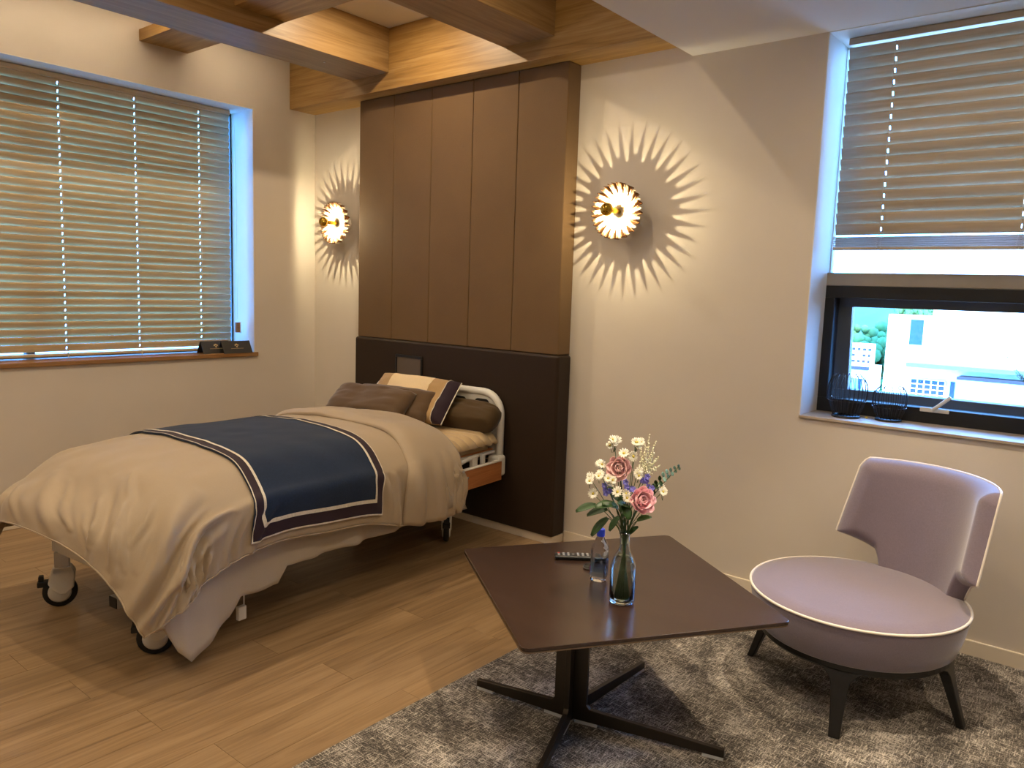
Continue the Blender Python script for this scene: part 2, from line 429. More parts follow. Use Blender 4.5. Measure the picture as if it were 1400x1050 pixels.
fb.box(-.13, .13, -.006, .006, .075, .092); fb.box(-.13, .13, -.006, .006, -.092, -.075); fb.box(-.13, -.115, -.006, .006, -.075, .075); fb.box(.115, .13, -.006, .006, -.075, .075)
fb.build('frame', M_BLACK, ob, bevel=.002)
MB().box(-.115, .115, -.002, .006, -.075, .075).build('face', plain('grey_brown_face', (96, 84, 74), .45), ob)
MB().box(-.115, .115, -.004, -.002, -.075, -.045).build('lower_bar', M_BLACK, ob)

# ------------------------------------------------------------------ left window (venetian blind closed)
def wall_window_left():
    o = MB(); x0, x1 = -.335, -.275; fw = .05
    o.box(x0, x1, LY0, LY1, LZ0, LZ0 + fw); o.box(x0, x1, LY0, LY1, LZ1 - .02, LZ1)
    for y, sw_ in ((LY0, .014), ((LY0 + LY1) / 2 - fw / 2, fw), (LY1 - .014, .014)): o.box(x0, x1, y, y + sw_, LZ0 + fw, LZ1 - .02)
    f = structure(o.build('window_1', M_FRAME, bevel=.003))
    MB().box(-.308, -.302, LY0 + .01, LY1 - .01, LZ0 + .045, LZ1 - .015).build('pane', M_GLASS, f)
    structure(MB().box(-.30, .018, LY0 - .01, LY1 + .022, LZ0, LZ0 + .027).build('trim_4', M_SILL, bevel=.003))
wall_window_left()

def slat_mesh(length, width, thick, crown, name, mat, holes=()):
    # lengthwise along x, gently crowned across, with a routing slot at each cord
    xs = [-length / 2, length / 2]
    for h in holes: xs += [h - .0035, h + .0035]
    xs.sort(); n = 6; nx = len(xs); b = MB()
    slot = lambda i, k: k in (2, 3) and any(abs((xs[i] + xs[i + 1]) / 2 - h) < .003 for h in holes)
    for zo in (0, -thick):
        for k in range(n + 1):
            a = -1 + 2 * k / n
            for x_ in xs: b.v.append((x_, a * width / 2, crown * (1 - a * a) + zo))
    m = nx * (n + 1)
    for k in range(n):
        for i in range(nx - 1):
            q = (k * nx + i, k * nx + i + 1, (k + 1) * nx + i + 1, (k + 1) * nx + i)
            if slot(i, k): continue
            b.f.append(q); b.f.append(tuple(m + t_ for t_ in q[::-1])); b.mi += [0, 0]
    for r0 in (0, n * nx):
        for i in range(nx - 1): b.f.append((r0 + i, r0 + i + 1, m + r0 + i + 1, m + r0 + i)); b.mi.append(0)
    for s_ in (0, nx - 1):
        for k in range(n): b.f.append((k * nx + s_, (k + 1) * nx + s_, m + (k + 1) * nx + s_, m + k * nx + s_)); b.mi.append(0)
    me = b.mesh(name, mat, True)
    bm = bmesh.new(); bm.from_mesh(me); bmesh.ops.recalc_face_normals(bm, faces=bm.faces); bm.to_mesh(me); bm.free(); return me

def blind(name, label, loc, rz, length, ztop, zlast, pitch, tilt, swid, mat, rail_z0, rail_z1, cords, cordlen_extra=0, wand=None):
    """local x along the window, local -y towards the room"""
    t = thing(name, label, 'blind', loc, rz)
    MB().box(-length / 2, length / 2, -.026, .026, ztop - .03, ztop).build('headrail', mat, t, bevel=.003)
    me = slat_mesh(length, swid, .003, -.003, 'slat', mat, cords)
    n = int((ztop - .05 - zlast) / pitch) + 1
    for k in range(n):
        o = bpy.data.objects.new('slat', me); COL.objects.link(o); o.parent = t
        o.location = (0, 0, zlast + k * pitch); o.rotation_euler = (tilt + random.uniform(-.02, .02), 0, 0)
    MB().box(-length / 2, length / 2, -.027, .027, rail_z0, rail_z1).build('bottom_rail', mat, t, bevel=.004)
    for c in cords:
        cb = MB()
        for yy in (-.0285, .0285):
            cb.tube([(c, yy, ztop - .04), (c, yy, rail_z0)], .0013, 6)
        cb.build('ladder_cord', M_CORD, t, smooth=True)
    return t
# the left blind: length along y
LB0, LB1 = -3.27, -.612
Lc = (LB0 + LB1) / 2; LL = LB1 - LB0
lb = blind('venetian_blind', 'closed warm beige venetian blind covering the left window', (-.19, Lc, 0), R(90), LL, 2.702, 1.046, .0472, R(-68), .0508, M_SLAT, .995, 1.012,
           [c - Lc for c in (-.842, -1.285, -1.745, -2.2, -2.67, -3.08)])
for c in (-.842, -1.285, -1.745, -2.2, -2.67):
    MB().tube([(c - Lc, -.029, 1.0), (c - Lc, -.034, .985)], .004, 6).build('cord_tassel', M_CORD, lb)
tg = thing('blind_pull', 'small wooden pull at right edge of left blind', 'blind pull', (-.13, -.59, 1.12))
MB().tube([(0, 0, .10), (0, 0, .9), (-.02, 0, 1.52)], .0012, 5).build('cord', M_CORD, tg)
MB().box(-.012, .012, -.014, .014, .0, .075).build('grip', M_SILL, tg, bevel=.003)
MB().box(-.008, .008, .016, .024, -.005, .08).build('clip', M_BEDWHITE, tg, bevel=.002)

# ------------------------------------------------------------------ right window
def right_window():
    y0, y1 = .235, .315
    o = MB(); fw = .055; zt = 1.572; zb = WZ0 + .012
    o.box(WX0, WX1, y0, y1, zb, zb + .07); o.box(WX0, WX1, y0, y1, zt - .06, zt)
    o.box(WX0, WX0 + .05, y0, y1, zb + .07, zt - .06); o.box(WX1 - .05, WX1, y0, y1, zb + .07, zt - .06)
    f = structure(o.build('window_2', M_FRAME, bevel=.003))
    # transom bar and the fixed light above
    MB().box(WX0, WX1, y0 - .0, y1, zt, 1.635).build('transom_bar', plain('greige_transom', (150, 140, 126), .5), f, bevel=.003)
    u = MB(); u.box(WX0, WX0 + .008, y0 + .03, y1, 1.635, WZ1); u.box(WX1 - .008, WX1, y0 + .03, y1, 1.635, WZ1); u.box(WX0, WX1, y0 + .03, y1, WZ1 - .015, WZ1)
    u.build('upper_frame', M_REVEAL, f)
    MB().box(WX0 + .006, WX1 - .006, y0 + .045, y0 + .051, 1.635, WZ1 - .012).build('upper_pane', M_GLASS, f)
    # awning sash hinged at its top, pushed out at the bottom
    s = empty_part('sash', f, (0, y1 + .052, zt - .04)); s.rotation_euler = (R(4.5), 0, 0)
    H = zt - .04 - (zb + .05); a0, a1 = WX0 + .035, WX1 - .035
    sm = MB(); d0, d1 = -.05, .0
    sm.box(a0, a1, d0, d1, -.058, 0); sm.box(a0, a1, d0, d1, -H, -H + .06); sm.box(a0, a0 + .075, d0, d1, -H + .06, -.058); sm.box(a1 - .075, a1, d0, d1, -H + .06, -.058)
    sm.build('sash_frame', M_SASH, s, bevel=.003)
    MB().box(a0 + .07, a1 - .07, -.03, -.024, -H + .055, -.053).build('sash_pane', M_GLASS, s)
    # handle
    h = MB(); h.box(4.28, 4.40, y0 - .012, y0, zb + .055, zb + .075)
    h.tube([(4.335, y0 - .02, zb + .068), (4.36, y0 - .03, zb + .09), (4.405, y0 - .03, zb + .135)], .009, 8)
    h.build('handle', M_BEDWHITE, f, bevel=.002)
    structure(MB().box(WX0, WX1, -.012, .3, WZ0, WZ0 + .013).build('trim_5', M_SILLG, bevel=.002))
right_window()
RB0, RB1 = 3.858, 5.51; Rc = (RB0 + RB1) / 2
rb = blind('venetian_blind', 'half raised greige venetian blind in the right window', (Rc, .15, 0), 0, RB1 - RB0, 2.704, 1.835, .0503, R(-70), .0545, M_SLAT2, 1.737, 1.752,
           [c - Rc for c in (4.062, 4.611, 5.15)])
stack = slat_mesh(RB1 - RB0, .052, .003, .001, 'slat', M_SLAT2)
for k in range(9):
    o = bpy.data.objects.new('slat', stack); COL.objects.link(o); o.parent = rb; o.location = (0, random.uniform(-.001, .001), 1.757 + k * .0052)
def zigzag(x):
    b = MB()
    for sx in (-.012, .006):
        b.tube([(x + sx + (.008 if k % 2 else -.002), -.029 - .002 * (k % 3), 1.742 + k * .005) for k in range(13)], .0012, 5)
    b.build('gathered_cord', M_CORD, rb)
for c in (4.062, 4.611, 5.15): zigzag(c - Rc)

# ------------------------------------------------------------------ wall sconces: brass-capped bulb in front of a fluted reflector dish
SCONCE_W = 13.5
def sconce(x, z, label):
    t = thing('wall_sconce', label, 'wall lamp', (x, 0, z), 0, 'sun shaped wall sconces beside the headboard')
    ax = Matrix.Rotation(R(90), 4, 'X')     # lathe z axis -> -y (towards the room)
    MB().lathe([(.055, .0), (.055, .016), (.05, .02), (.012, .022), (.012, .085)], 32, ax).build('wall_rose', M_PLATE, t, smooth=False, bevel=.002)
    NF = 18; per = 16; seg = NF * per; P = []; g = lambda q, c, w_: math.exp(-((q - c) / w_) ** 2)
    rad = [.012, .03, .05, .07, .085, .10, .115, .13, .142, .150]
    for r_ in rad:
        row = []
        for i in range(seg):
            a = 2 * math.pi * i / seg + .25 * (r_ / .15)          # the petals swirl slightly
            ph = (i % per) / per; k = (r_ / .15) ** 1.6
            rid = max(g(ph, .25, .10), g(ph, .75, .10)) + .3 * g(ph, .5, .16)
            d = .088 + .004 * (r_ / .15) ** 2 + .046 * k * rid
            row.append((r_ * math.cos(a), -d, r_ * math.sin(a)))
        P.append(row)
    db = MB().quadgrid(P, closed_u=True)
    for j in range(len(rad) - 1):                                 # bulb highlights painted as pale petals, bronze left between
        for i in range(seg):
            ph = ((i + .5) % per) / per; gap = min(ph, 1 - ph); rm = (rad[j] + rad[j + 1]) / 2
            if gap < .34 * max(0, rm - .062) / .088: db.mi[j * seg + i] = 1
    db.build('fluted_dish', [M_REFL, M_GLINTGAP], t, smooth=True, solid=.0016, soff=0)
    MB().lathe([(.012, .08), (.014, .1), (.014, .165), (.010, .175)], 20, ax).build('socket', M_GOLD, t, smooth=True)
    # bulb: emitting glass globe towards the dish, mirrored brass cap towards the room
    yb, rb_ = -.208, .032
    pr = [(max(.0005, rb_ * math.sin(th)), rb_ * -math.cos(th) + -yb) for th in [math.pi * k / 16 for k in range(0, 10)]]
    bl = MB().lathe(pr, 28, ax, cap0=False, cap1=False).build('bulb', M_GLASS, t, smooth=True)
    MB().tube([(.008 * math.cos(R(k * 18)), yb + .006, .008 * math.sin(R(k * 18))) for k in range(20)], .0007, 6, closed=True).build('filament', plain('glowing_filament', (255, 236, 200), .4, emit=(1.0, .76, .44), estr=300), bl, smooth=True)
    d = bpy.data.lights.new('sconce_lamp', 'POINT'); d.energy = SCONCE_W; d.color = (1.0, .79, .48); d.shadow_soft_size = .0045
    l = bpy.data.objects.new('lamp', d); COL.objects.link(l); l.parent = bl; l.location = (0, yb + .004, 0)
    rc = .0345
    pc = [(max(.0005, rc * math.sin(th)), rc * -math.cos(th) + -yb) for th in [math.pi * k / 20 for k in range(9, 21)]]
    MB().lathe(pc, 28, ax, cap0=False, cap1=False).build('brass_cap', M_GOLD, t, smooth=True, solid=.001, soff=0)
sconce(2.79, 1.937, 'sun shaped wall sconce with brass centre to the right of headboard')
sconce(.385, 1.94, 'sun shaped wall sconce with brass centre in the corner left of headboard')

# ------------------------------------------------------------------ hospital bed
BED = (1.535, -.16, 0); BRZ = R(5.2)
bed = thing('hospital_bed', 'white wheeled hospital bed with wooden side panels under the duvet', 'bed', BED, BRZ)
# head board: moulded white frame, recessed panel with hand slots
def rrect(x0, x1, z0, z1, r, n=6, bottom=False):
    pts = []
    for k in range(n + 1):
        a = math.pi - (math.pi / 2) * k / n; pts.append((x0 + r + r * math.cos(a), z1 - r + r * math.sin(a)))
    for k in range(n + 1):
        a = math.pi / 2 - (math.pi / 2) * k / n; pts.append((x1 - r + r * math.cos(a), z1 - r + r * math.sin(a)))
    return [(x0, z0)] + pts + [(x1, z0)]
path = rrect(-.50, .535, .40, .872, .13, 8)
MB().tube([(p[0], -.06, p[1]) for p in path], .024, 12).build('headboard_frame', M_BEDWHITE, bed, smooth=True)
inner = rrect(-.49, .525, .46, .862, .12, 8)
hpn = MB().prism([(p[0], p[1]) for p in inner], 0, .018, Matrix(((1, 0, 0, 0), (0, 0, 1, -.07), (0, 1, 0, 0), (0, 0, 0, 1)))).build('headboard_panel', M_BEDWHITE, bed)
for cx, ww in ((-.40, .10), (-.22, .12), (0, .12), (.22, .12), (.40, .11)):
    sl = rrect(-ww / 2, ww / 2, -.03, .03, .028, 5)
    sl = [(p[0], max(p[1], -.03)) for p in sl]
    lo = [(p[0], -p[1]) for p in sl[1:-1]][::-1]
    poly = sl[1:-1] + lo
    MB().prism([(cx + p[0], .80 + p[1]) for p in poly], 0, .004, Matrix(((1, 0, 0, 0), (0, 0, 1, -.076), (0, 1, 0, 0), (0, 0, 0, 1)))).build('hand_slot', M_BLACK, hpn)
for sx in (-1, 1):
    MB().box(.53 * sx - .045, .53 * sx + .045, -.125, -.04, .37, .50).build('corner_bumper', M_BEDWHITE, bed, smooth=True, bevel=.02, seg=4)
    sp = MB().box(sx * .568 - .009, sx * .568 + .009, -.62, -.09, .352, .468).build('side_panel', M_BEDWOOD, bed, bevel=.003)
    MB().box(sx * .566 - .014, sx * .566 + .014, -.62, -.09, .468, .476).build('panel_edge', M_BEDWHITE, sp, bevel=.002)
    MB().ball((sx * .579, -.43, .425), .008, 10, 6, (.6, 1, 1)).build('panel_screw', M_GREY, sp, smooth=True)
    # folded side-rail linkage between panel and mattress
    lk = MB()
    lk.box(sx * .52 - .012, sx * .52 + .012, -.60, -.10, .515, .53)
    lk.tube([(sx * .54, -.58, .48), (sx * .54, -.40, .52), (sx * .54, -.30, .525)], .014, 8)
    lk.box(sx * .545 - .012, sx * .545 + .012, -.36, -.31, .47, .53); lk.box(sx * .545 - .012, sx * .545 + .012, -.26, -.235, .47, .53)
    lk.build('rail_linkage', M_STEELW, bed, bevel=.003)
    MB().box(sx * .47 - .03, sx * .47 + .03, -.62, -.08, .50, .535).build('deck_edge', M_BEDWOOD, bed, bevel=.004)
    MB().box(sx * .36 - .025, sx * .36 + .025, -2.22, -.30, .30, .35).build('chassis_rail', M_STEELW, bed, bevel=.004)
MB().box(-.46, .46, -2.14, -.06, .47, .50).build('deck', plain('grey_deck', (90, 90, 92), .6), bed)
for y in (-.34, -2.2):
    MB().box(-.42, .42, y - .025, y + .025, .255, .33).build('cross_member', M_STEELW, bed, bevel=.004)
for y in (-.7, -1.8):
    for sx in (-.2, .2): MB().box(sx - .02, sx + .02, y - .02, y + .02, .30, .48).build('lift_post', M_STEELW, bed, bevel=.003)
lb_ = MB().box(-.04, .02, -2.17, -1.2, .075, .125).build('lower_bar', M_STEELW, bed, bevel=.003)
MB().box(-.038, .018, -2.174, -2.17, .077, .123).build('end_cap', M_BLACK, lb_)
br = MB(); br.tube([(.03, -2.1, .10), (.06, -2.08, .26)], .012, 8); br.tube([(.03, -2.02, .10), (.06, -2.08, .26)], .012, 8)
br.build('bracket', M_STEELW, lb_, smooth=True)
MB().lathe([(.012, 0), (.012, .012)], 12, Matrix.Translation((.02, -2.09, .10)) @ Matrix.Rotation(R(90), 4, 'Y')).build('bolt', M_GREY, lb_)
dc = MB(); dc.tube([(.5, -1.885, .33), (.5, -1.885, .13)], .003, 6)
dcs = dc.build('drain_cord', M_BEDWHITE, bed); MB().box(.49, .512, -1.92, -1.88, .07, .13).build('hook', M_BEDWHITE, dcs, bevel=.004)
def caster(x, y, yaw):
    # housing is the part; tyre, hub, brake pedal are its pieces.  wheel axis = local x after yaw
    M0 = Matrix.Translation((x, y, 0)) @ Matrix.Rotation(yaw, 4, 'Z')
    hs = MB()
    prof = [(-.058, .115), (-.04, .085), (-.015, .062), (.012, .062), (.045, .09), (.052, .16), (.035, .19), (-.035, .19), (-.05, .15)]
    Mx = M0 @ Matrix(((0, 0, 1, 0), (1, 0, 0, 0), (0, 1, 0, 0), (0, 0, 0, 1)))
    hs.prism(prof, .017, .030, Mx); hs.prism(prof, -.030, -.017, Mx)
    hs.prism([(-.045, .15), (.05, .15), (.035, .19), (-.035, .19)], -.03, .03, Mx)
    h = hs.build('caster', M_BEDWHITE, bed, bevel=.005, seg=2)
    Ml = M0 @ Matrix.Translation((0, -.012, .071)) @ Matrix.Rotation(R(90), 4, 'Y')
    MB().lathe([(.042, -.017), (.066, -.016), (.071, -.008), (.071, .008), (.066, .016), (.042, .017)], 28, Ml).build('tyre', M_RUBBER, h, smooth=True)
    MB().lathe([(.012, -.026), (.04, -.025), (.048, -.020), (.048, .020), (.04, .025), (.012, .026)], 24, Ml).build('hub', M_STEELW, h, smooth=True)
    MB().box(-.022, .022, -.10, -.05, .10, .125, M=M0).box(-.016, .016, -.095, -.075, .125, .15, M=M0).build('brake_pedal', M_RUBBER, h, bevel=.004)
    MB().box(-.028, .028, -.03, .03, .19, .26, M=M0).build('stem_post', M_STEELW, h, bevel=.003)
caster(-.38, -2.2, R(-30)); caster(.38, -2.2, R(-36)); caster(.375, -.36, R(38)); caster(-.375, -.36, R(35))

# mattress (its own thing, rests on the bed)
mt = thing('mattress', 'thick beige quilted mattress lying on the hospital bed', 'mattress', (BED[0], BED[1], .505), BRZ)
MB().box(-.49, .49, -2.12, -.10, 0, .075).build('core', M_QUILT, mt, smooth=True, bevel=.03, seg=4)
q = MB(); NQX, NQY = 49, 290; P = []
for j in range(NQY):
    yy = -.10 - 2.01 * j / (NQY - 1); row = []
    for i in range(NQX):
        xx = -.53 + 1.06 * i / (NQX - 1)
        dome = .022 * abs(math.sin(yy * math.pi / .075))
        drop = max(0, abs(xx) - .47) / .06
        row.append((xx, yy, .098 + dome * (1 - .3 * drop) - .045 * drop ** 2 + .006 * math.sin(yy * 80) * drop))
    P.append(row)
q.quadgrid(P); q.build('quilted_topper', M_QUILT, mt, smooth=True, solid=.022)

# ---- duvet: control net in bed coordinates, smoothed, with folds
ROWS = []
Y_ = [-.60, -.80, -1.05, -1.30, -1.55, -1.80, -2.02, -2.18]
TOP = [.735, .75, .755, .76, .765, .765, .75, .712]
HR = [.30, .285, .31, .375, .40, .425, .40, .345]
HL = [.40, .38, .38, .38, .39, .39, .40, .38]
for y, zt, hr, hl in zip(Y_, TOP, HR, HL):
    ROWS.append([(-.655, y, hl), (-.66, y, hl + .13), (-.615, y, zt - .125), (-.48, y, zt - .04), (-.25, y, zt - .01), (0, y, zt),
                 (.25, y, zt - .006), (.455, y, zt - .035), (.59, y, zt - .125), (.645, y, .42 * zt + .58 * hr + .03), (.655, y, hr)])
ROWS.append([(-.70, -2.24, .36), (-.68, -2.25, .44), (-.62, -2.27, .53), (-.47, -2.30, .60), (-.25, -2.31, .635), (0, -2.31, .64), (.25, -2.31, .63), (.45, -2.30, .60), (.59, -2.29, .53), (.66, -2.28, .42), (.68, -2.26, .30)])
ROWS.append([(-.70, -2.33, .32), (-.66, -2.36, .39), (-.58, -2.38, .45), (-.44, -2.41, .535), (-.24, -2.425, .565), (0, -2.43, .57), (.24, -2.425, .56), (.43, -2.41, .52), (.56, -2.38, .43), (.63, -2.37, .34), (.665, -2.35, .25)])
ROWS.append([(-.66, -2.40, .28), (-.59, -2.43, .35), (-.5, -2.44, .42), (-.38, -2.45, .455), (-.2, -2.46, .475), (0, -2.46, .478), (.2, -2.46, .465), (.37, -2.45, .43), (.49, -2.44, .365), (.57, -2.43, .29), (.63, -2.41, .21)])
NET = np.array(ROWS)                                  # 11 x 11 x 3
def crom(P, n):                                       # Catmull-Rom resample along axis 0
    m = len(P); E = np.concatenate([[2 * P[0] - P[1]], P, [2 * P[-1] - P[-2]]]); out = []
    for t in np.linspace(0, m - 1, n):
        i = min(int(t), m - 2); u = t - i; p0, p1, p2, p3 = E[i:i + 4]
        out.append(.5 * ((2 * p1) + (-p0 + p2) * u + (2 * p0 - 5 * p1 + 4 * p2 - p3) * u * u + (-p0 + 3 * p1 - 3 * p2 + p3) * u ** 3))
    return np.array(out)
NV, NU = 151, 141
S = crom(NET, NV); S = np.swapaxes(crom(np.swapaxes(S, 0, 1), NU), 0, 1)      # [v][u]
def normals(S):
    du = np.gradient(S, axis=1); dv = np.gradient(S, axis=0); n = np.cross(dv, du)
    return n / np.maximum(1e-9, np.linalg.norm(n, axis=2, keepdims=True))
uu, vv = np.meshgrid(np.linspace(0, 1, NU), np.linspace(0, 1, NV))
def fold(pts, width, h, sharp=1.0):
    """ridge along a polyline in (u, v), fading at its ends"""
    best = np.full(uu.shape, 9.0); tt = np.zeros(uu.shape); L = 0; segs = []
    for a, b in zip(pts[:-1], pts[1:]): segs.append((L, np.array(a), np.array(b))); L += math.dist(a, b)
    for l0, a, b in segs:
        d = b - a; ln = np.hypot(*d); k = np.clip(((uu - a[0]) * d[0] + (vv - a[1]) * d[1]) / (ln * ln), 0, 1)
        dd = np.hypot(uu - a[0] - k * d[0], vv - a[1] - k * d[1]); mk = dd < best
        best = np.where(mk, dd, best); tt = np.where(mk, (l0 + k * ln) / L, tt)
    fade = np.sin(np.clip(tt * .92 + .08, 0, 1) * math.pi) ** .6
    return h * fade * (np.exp(-(best / width) ** 2) - .55 * np.exp(-((best - 1.7 * width) / width) ** 2))
D = np.zeros(uu.shape)
FOLDS = [  # fanning up from the foot hem and the right foot corner
    ([(.97, .99), (.91, .84), (.87, .70), (.86, .60)], .020, .030), ([(.90, .99), (.82, .84), (.76, .72), (.73, .64)], .030, .020),
    ([(.78, .98), (.66, .84), (.58, .72)], .016, .020), ([(.70, 1.0), (.60, .84), (.52, .74)], .012, .010),
    ([(.54, .98), (.46, .86), (.40, .76)], .018, .018), ([(.40, .98), (.34, .84)], .012, .012),
    ([(.27, 1.0), (.29, .88), (.24, .78)], .012, .020), ([(.17, 1.0), (.22, .88)], .010, .014), ([(.10, .97), (.15, .84), (.2, .74)], .024, .014),
    ([(1.0, .92), (.92, .80), (.89, .68)], .014, .022), ([(1.0, .83), (.94, .74), (.92, .62)], .011, .014), ([(1.0, .76), (.95, .70)], .009, .012),
    ([(.99, .70), (.94, .66)], .008, .010), ([(1.0, .22), (.86, .26)], .014, .014),
    ([(1.0, .17), (.83, .16)], .016, .018), ([(1.0, .09), (.86, .10)], .010, .012), ([(1.0, .05), (.80, .05)], .012, .008),
    ([(0, .9), (.1, .78)], .018, .016), ([(0, .7), (.12, .68)], .016, .012), ([(0, .4), (.12, .42)], .016, .012),
]
_rs = random.Random(11)
for k in range(16):     # finer creases fanning out of the right foot corner and down the right side
    u0 = _rs.uniform(.55, .98); v0 = _rs.uniform(.84, .99); ln = _rs.uniform(.10, .22); a_ = math.atan2(-.9, -.55) + _rs.uniform(-.25, .25)
    FOLDS.append(([(u0, v0), (u0 + ln * math.cos(a_) * .45 + _rs.uniform(-.015, .015), v0 + ln * math.sin(a_) * .5), (u0 + ln * math.cos(a_), v0 + ln * math.sin(a_))], _rs.uniform(.006, .010), _rs.uniform(.007, .013)))
for k in range(9):
    v0 = _rs.uniform(.56, .86); FOLDS.append(([(1.0, v0), (.955, v0 - .015), (.90, v0 - _rs.uniform(.02, .06))], _rs.uniform(.006, .009), _rs.uniform(.008, .013)))
for k in range(6):
    v0 = _rs.uniform(.02, .22); FOLDS.append(([(1.0, v0), (.93, v0 + _rs.uniform(-.01, .01)), (.85, v0 + _rs.uniform(-.02, .02))], _rs.uniform(.006, .009), _rs.uniform(.007, .012)))
for p, wdt, h in FOLDS: D += fold(p, wdt, h * (1.05 if p[0][0] > .88 else .75))
for j in range(NV):
    for i in range(NU):
        p = S[j, i]
        D[j, i] += (.011 * noise.noise(Vector((p[0] * 3.6, p[1] * 3.6, p[2] * 3.6 + 4))) + .007 * noise.noise(Vector((p[0] * 8, p[1] * 8, p[2] * 5 + 9)))) * (.35 + .65 * min(1, max(0, (j / (NV - 1) - .45) / .2))) + .003 * noise.noise(Vector((p[0] * 11, p[1] * 7, p[2] * 9)))
# gathers just above the right hem
D += .004 * np.sin(vv * 150 + 3 * np.sin(vv * 31)) * np.clip((uu - .94) / .06, 0, 1) ** 2 * (vv > .55)
S = S + normals(S) * D[..., None]
N_ = normals(S)
def sample(u, v, off=0.0):
    a = np.clip(u, 0, 1) * (NU - 1); b = np.clip(v, 0, 1) * (NV - 1)
    i = min(int(a), NU - 2); j = min(int(b), NV - 2); fa, fb = a - i, b - j
    w4 = ((1 - fa) * (1 - fb), fa * (1 - fb), (1 - fa) * fb, fa * fb); ix = ((j, i), (j, i + 1), (j + 1, i), (j + 1, i + 1))
    p = sum(wq * S[k] for wq, k in zip(w4, ix)); n = sum(wq * N_[k] for wq, k in zip(w4, ix))
    return p + n / np.linalg.norm(n) * off
duv = thing('duvet', 'puffy sand coloured duvet draped over the bed and its foot end', 'duvet', (BED[0], BED[1], 0), BRZ)
MB().quadgrid(S.tolist()).build('cover', M_DUVET, duv, smooth=True, solid=.028, soff=-1)
# hem piping along the foot and right edge
hem = [sample(1, v, 0) for v in np.linspace(0, 1, 80)] + [sample(u, 1, 0) for u in np.linspace(.99, 0, 70)] + [sample(0, v, 0) for v in np.linspace(.99, 0, 60)]
MB().tube(hem, .0035, 6).build('hem_seam', M_DUVET, duv, smooth=True)
# turned back top edge: a second, thicker layer
def vfold(u): return .105 + .085 * u + .012 * math.sin(u * 7 + .6)
P = []
for j in range(31):
    t_ = j / 30; row = []
    for i in range(101):
        u = .0 + 1.0 * i / 100
        v = (vfold(u)) * t_
        e1 = 1 - (max(0, t_ - .82) / .18) ** 2 * .75
        wob = .006 * noise.noise(Vector((u * 9, t_ * 3, 2.2))) + .004 * math.sin(u * 26 + t_ * 3)
        row.append(sample(u, v, .034 * e1 + wob).tolist())
    P.append(row)
MB().quadgrid(P).build('turned_back_fold', M_DUVET, duv, smooth=True, solid=.03, soff=-1)
for uq in (.06, .12):
    p = sample(uq, 1.0, .004); MB().box(p[0] - .004, p[0] + .004, p[1] - .006, p[1], p[2] - .03, p[2]).build('zip_tab', M_BEDWHITE, duv)

# navy runner lying on the duvet
run = thing('bed_runner', 'navy blue bed runner with plum and white borders across the duvet', 'bed runner', (BED[0], BED[1], 0), BRZ)
U0, U1 = .10, .978
def rv(u, k):                     # k 0 = head side, 1 = foot side
    return .155 + .115 * u + k * .305
def strip(u0, u1, k0, k1, nu, nk, off):
    return [[sample(u, rv(u, k), off).tolist() for u in np.linspace(u0, u1, nu)] for k in np.linspace(k0, k1, nk)]
MB().quadgrid(strip(U0, U1, 0, 1, 110, 44, .010)).build('field', M_NAVY, run, smooth=True, solid=.006)
bo = MB()
bo.quadgrid(strip(U0, U1, 0.0, .062, 110, 5, .0125)); bo.quadgrid(strip(U0, U1, .938, 1.0, 110, 5, .0125))
bo.quadgrid(strip(U1 - .029, U1, .062, .938, 6, 40, .0125)); bo.quadgrid(strip(U0, U0 + .029, .062, .938, 6, 40, .0125))
bo.build('border', M_PLUM, run, smooth=True)
for (a, b_) in (((.060, .078)), ((0.0, .007))):
    pi_ = MB(); du = (a - 0) * .47
    pi_.quadgrid(strip(U0 + du, U1 - du, a, b_, 110, 3, .0145)); pi_.quadgrid(strip(U0 + du, U1 - du, 1 - b_, 1 - a, 110, 3, .0145))
    wu = (b_ - a) * .47
    pi_.quadgrid(strip(U1 - du - wu, U1 - du, a, 1 - a, 3, 44, .0145)); pi_.quadgrid(strip(U0 + du, U0 + du + wu, a, 1 - a, 3, 44, .0145))
    pi_.build('white_piping', M_WHITEST, run, smooth=True)

# bed skirt: pale sheet hanging below the duvet on the right, tail at the foot corner
sk = thing('bed_sheet', 'pale sheet hanging below the duvet along the bed side', 'sheet', (BED[0], BED[1], 0), BRZ)
hy = [-.64, -.74, -.75, -.88, -1.1, -1.35, -1.6, -1.74, -1.78, -1.9, -1.96, -2.02, -2.12, -2.22, -2.27, -2.33]
hz = [.25, .25, .262, .27, .272, .272, .28, .285, .215, .205, .21, .145, .09, .045, .10, .24]
P = []; n = 170
for j in range(15):
    t_ = j / 14; row = []
    for i in range(n):
        y = hy[0] + (hy[-1] - hy[0]) * i / (n - 1)
        zb = float(np.interp(-y, [-q_ for q_ in hy], hz)); zt_ = .48
        z = zt_ + (zb - zt_) * t_
        wv = .014 * math.sin(y * 17 + 2 * math.sin(y * 5)) * t_ + .004 * math.sin(y * 47 + 1) * t_ ** 2
        tail = max(0, (-y - 1.93)) / .4
        x = .565 + .028 * t_ + wv * (1 + tail) + (.06) * tail * t_ * math.sin(min(1, tail * 1.2) * math.pi)
        row.append((x, y, z))
    P.append(row)
MB().quadgrid(P).build('drop', M_SKIRT, sk, smooth=True, solid=.003)

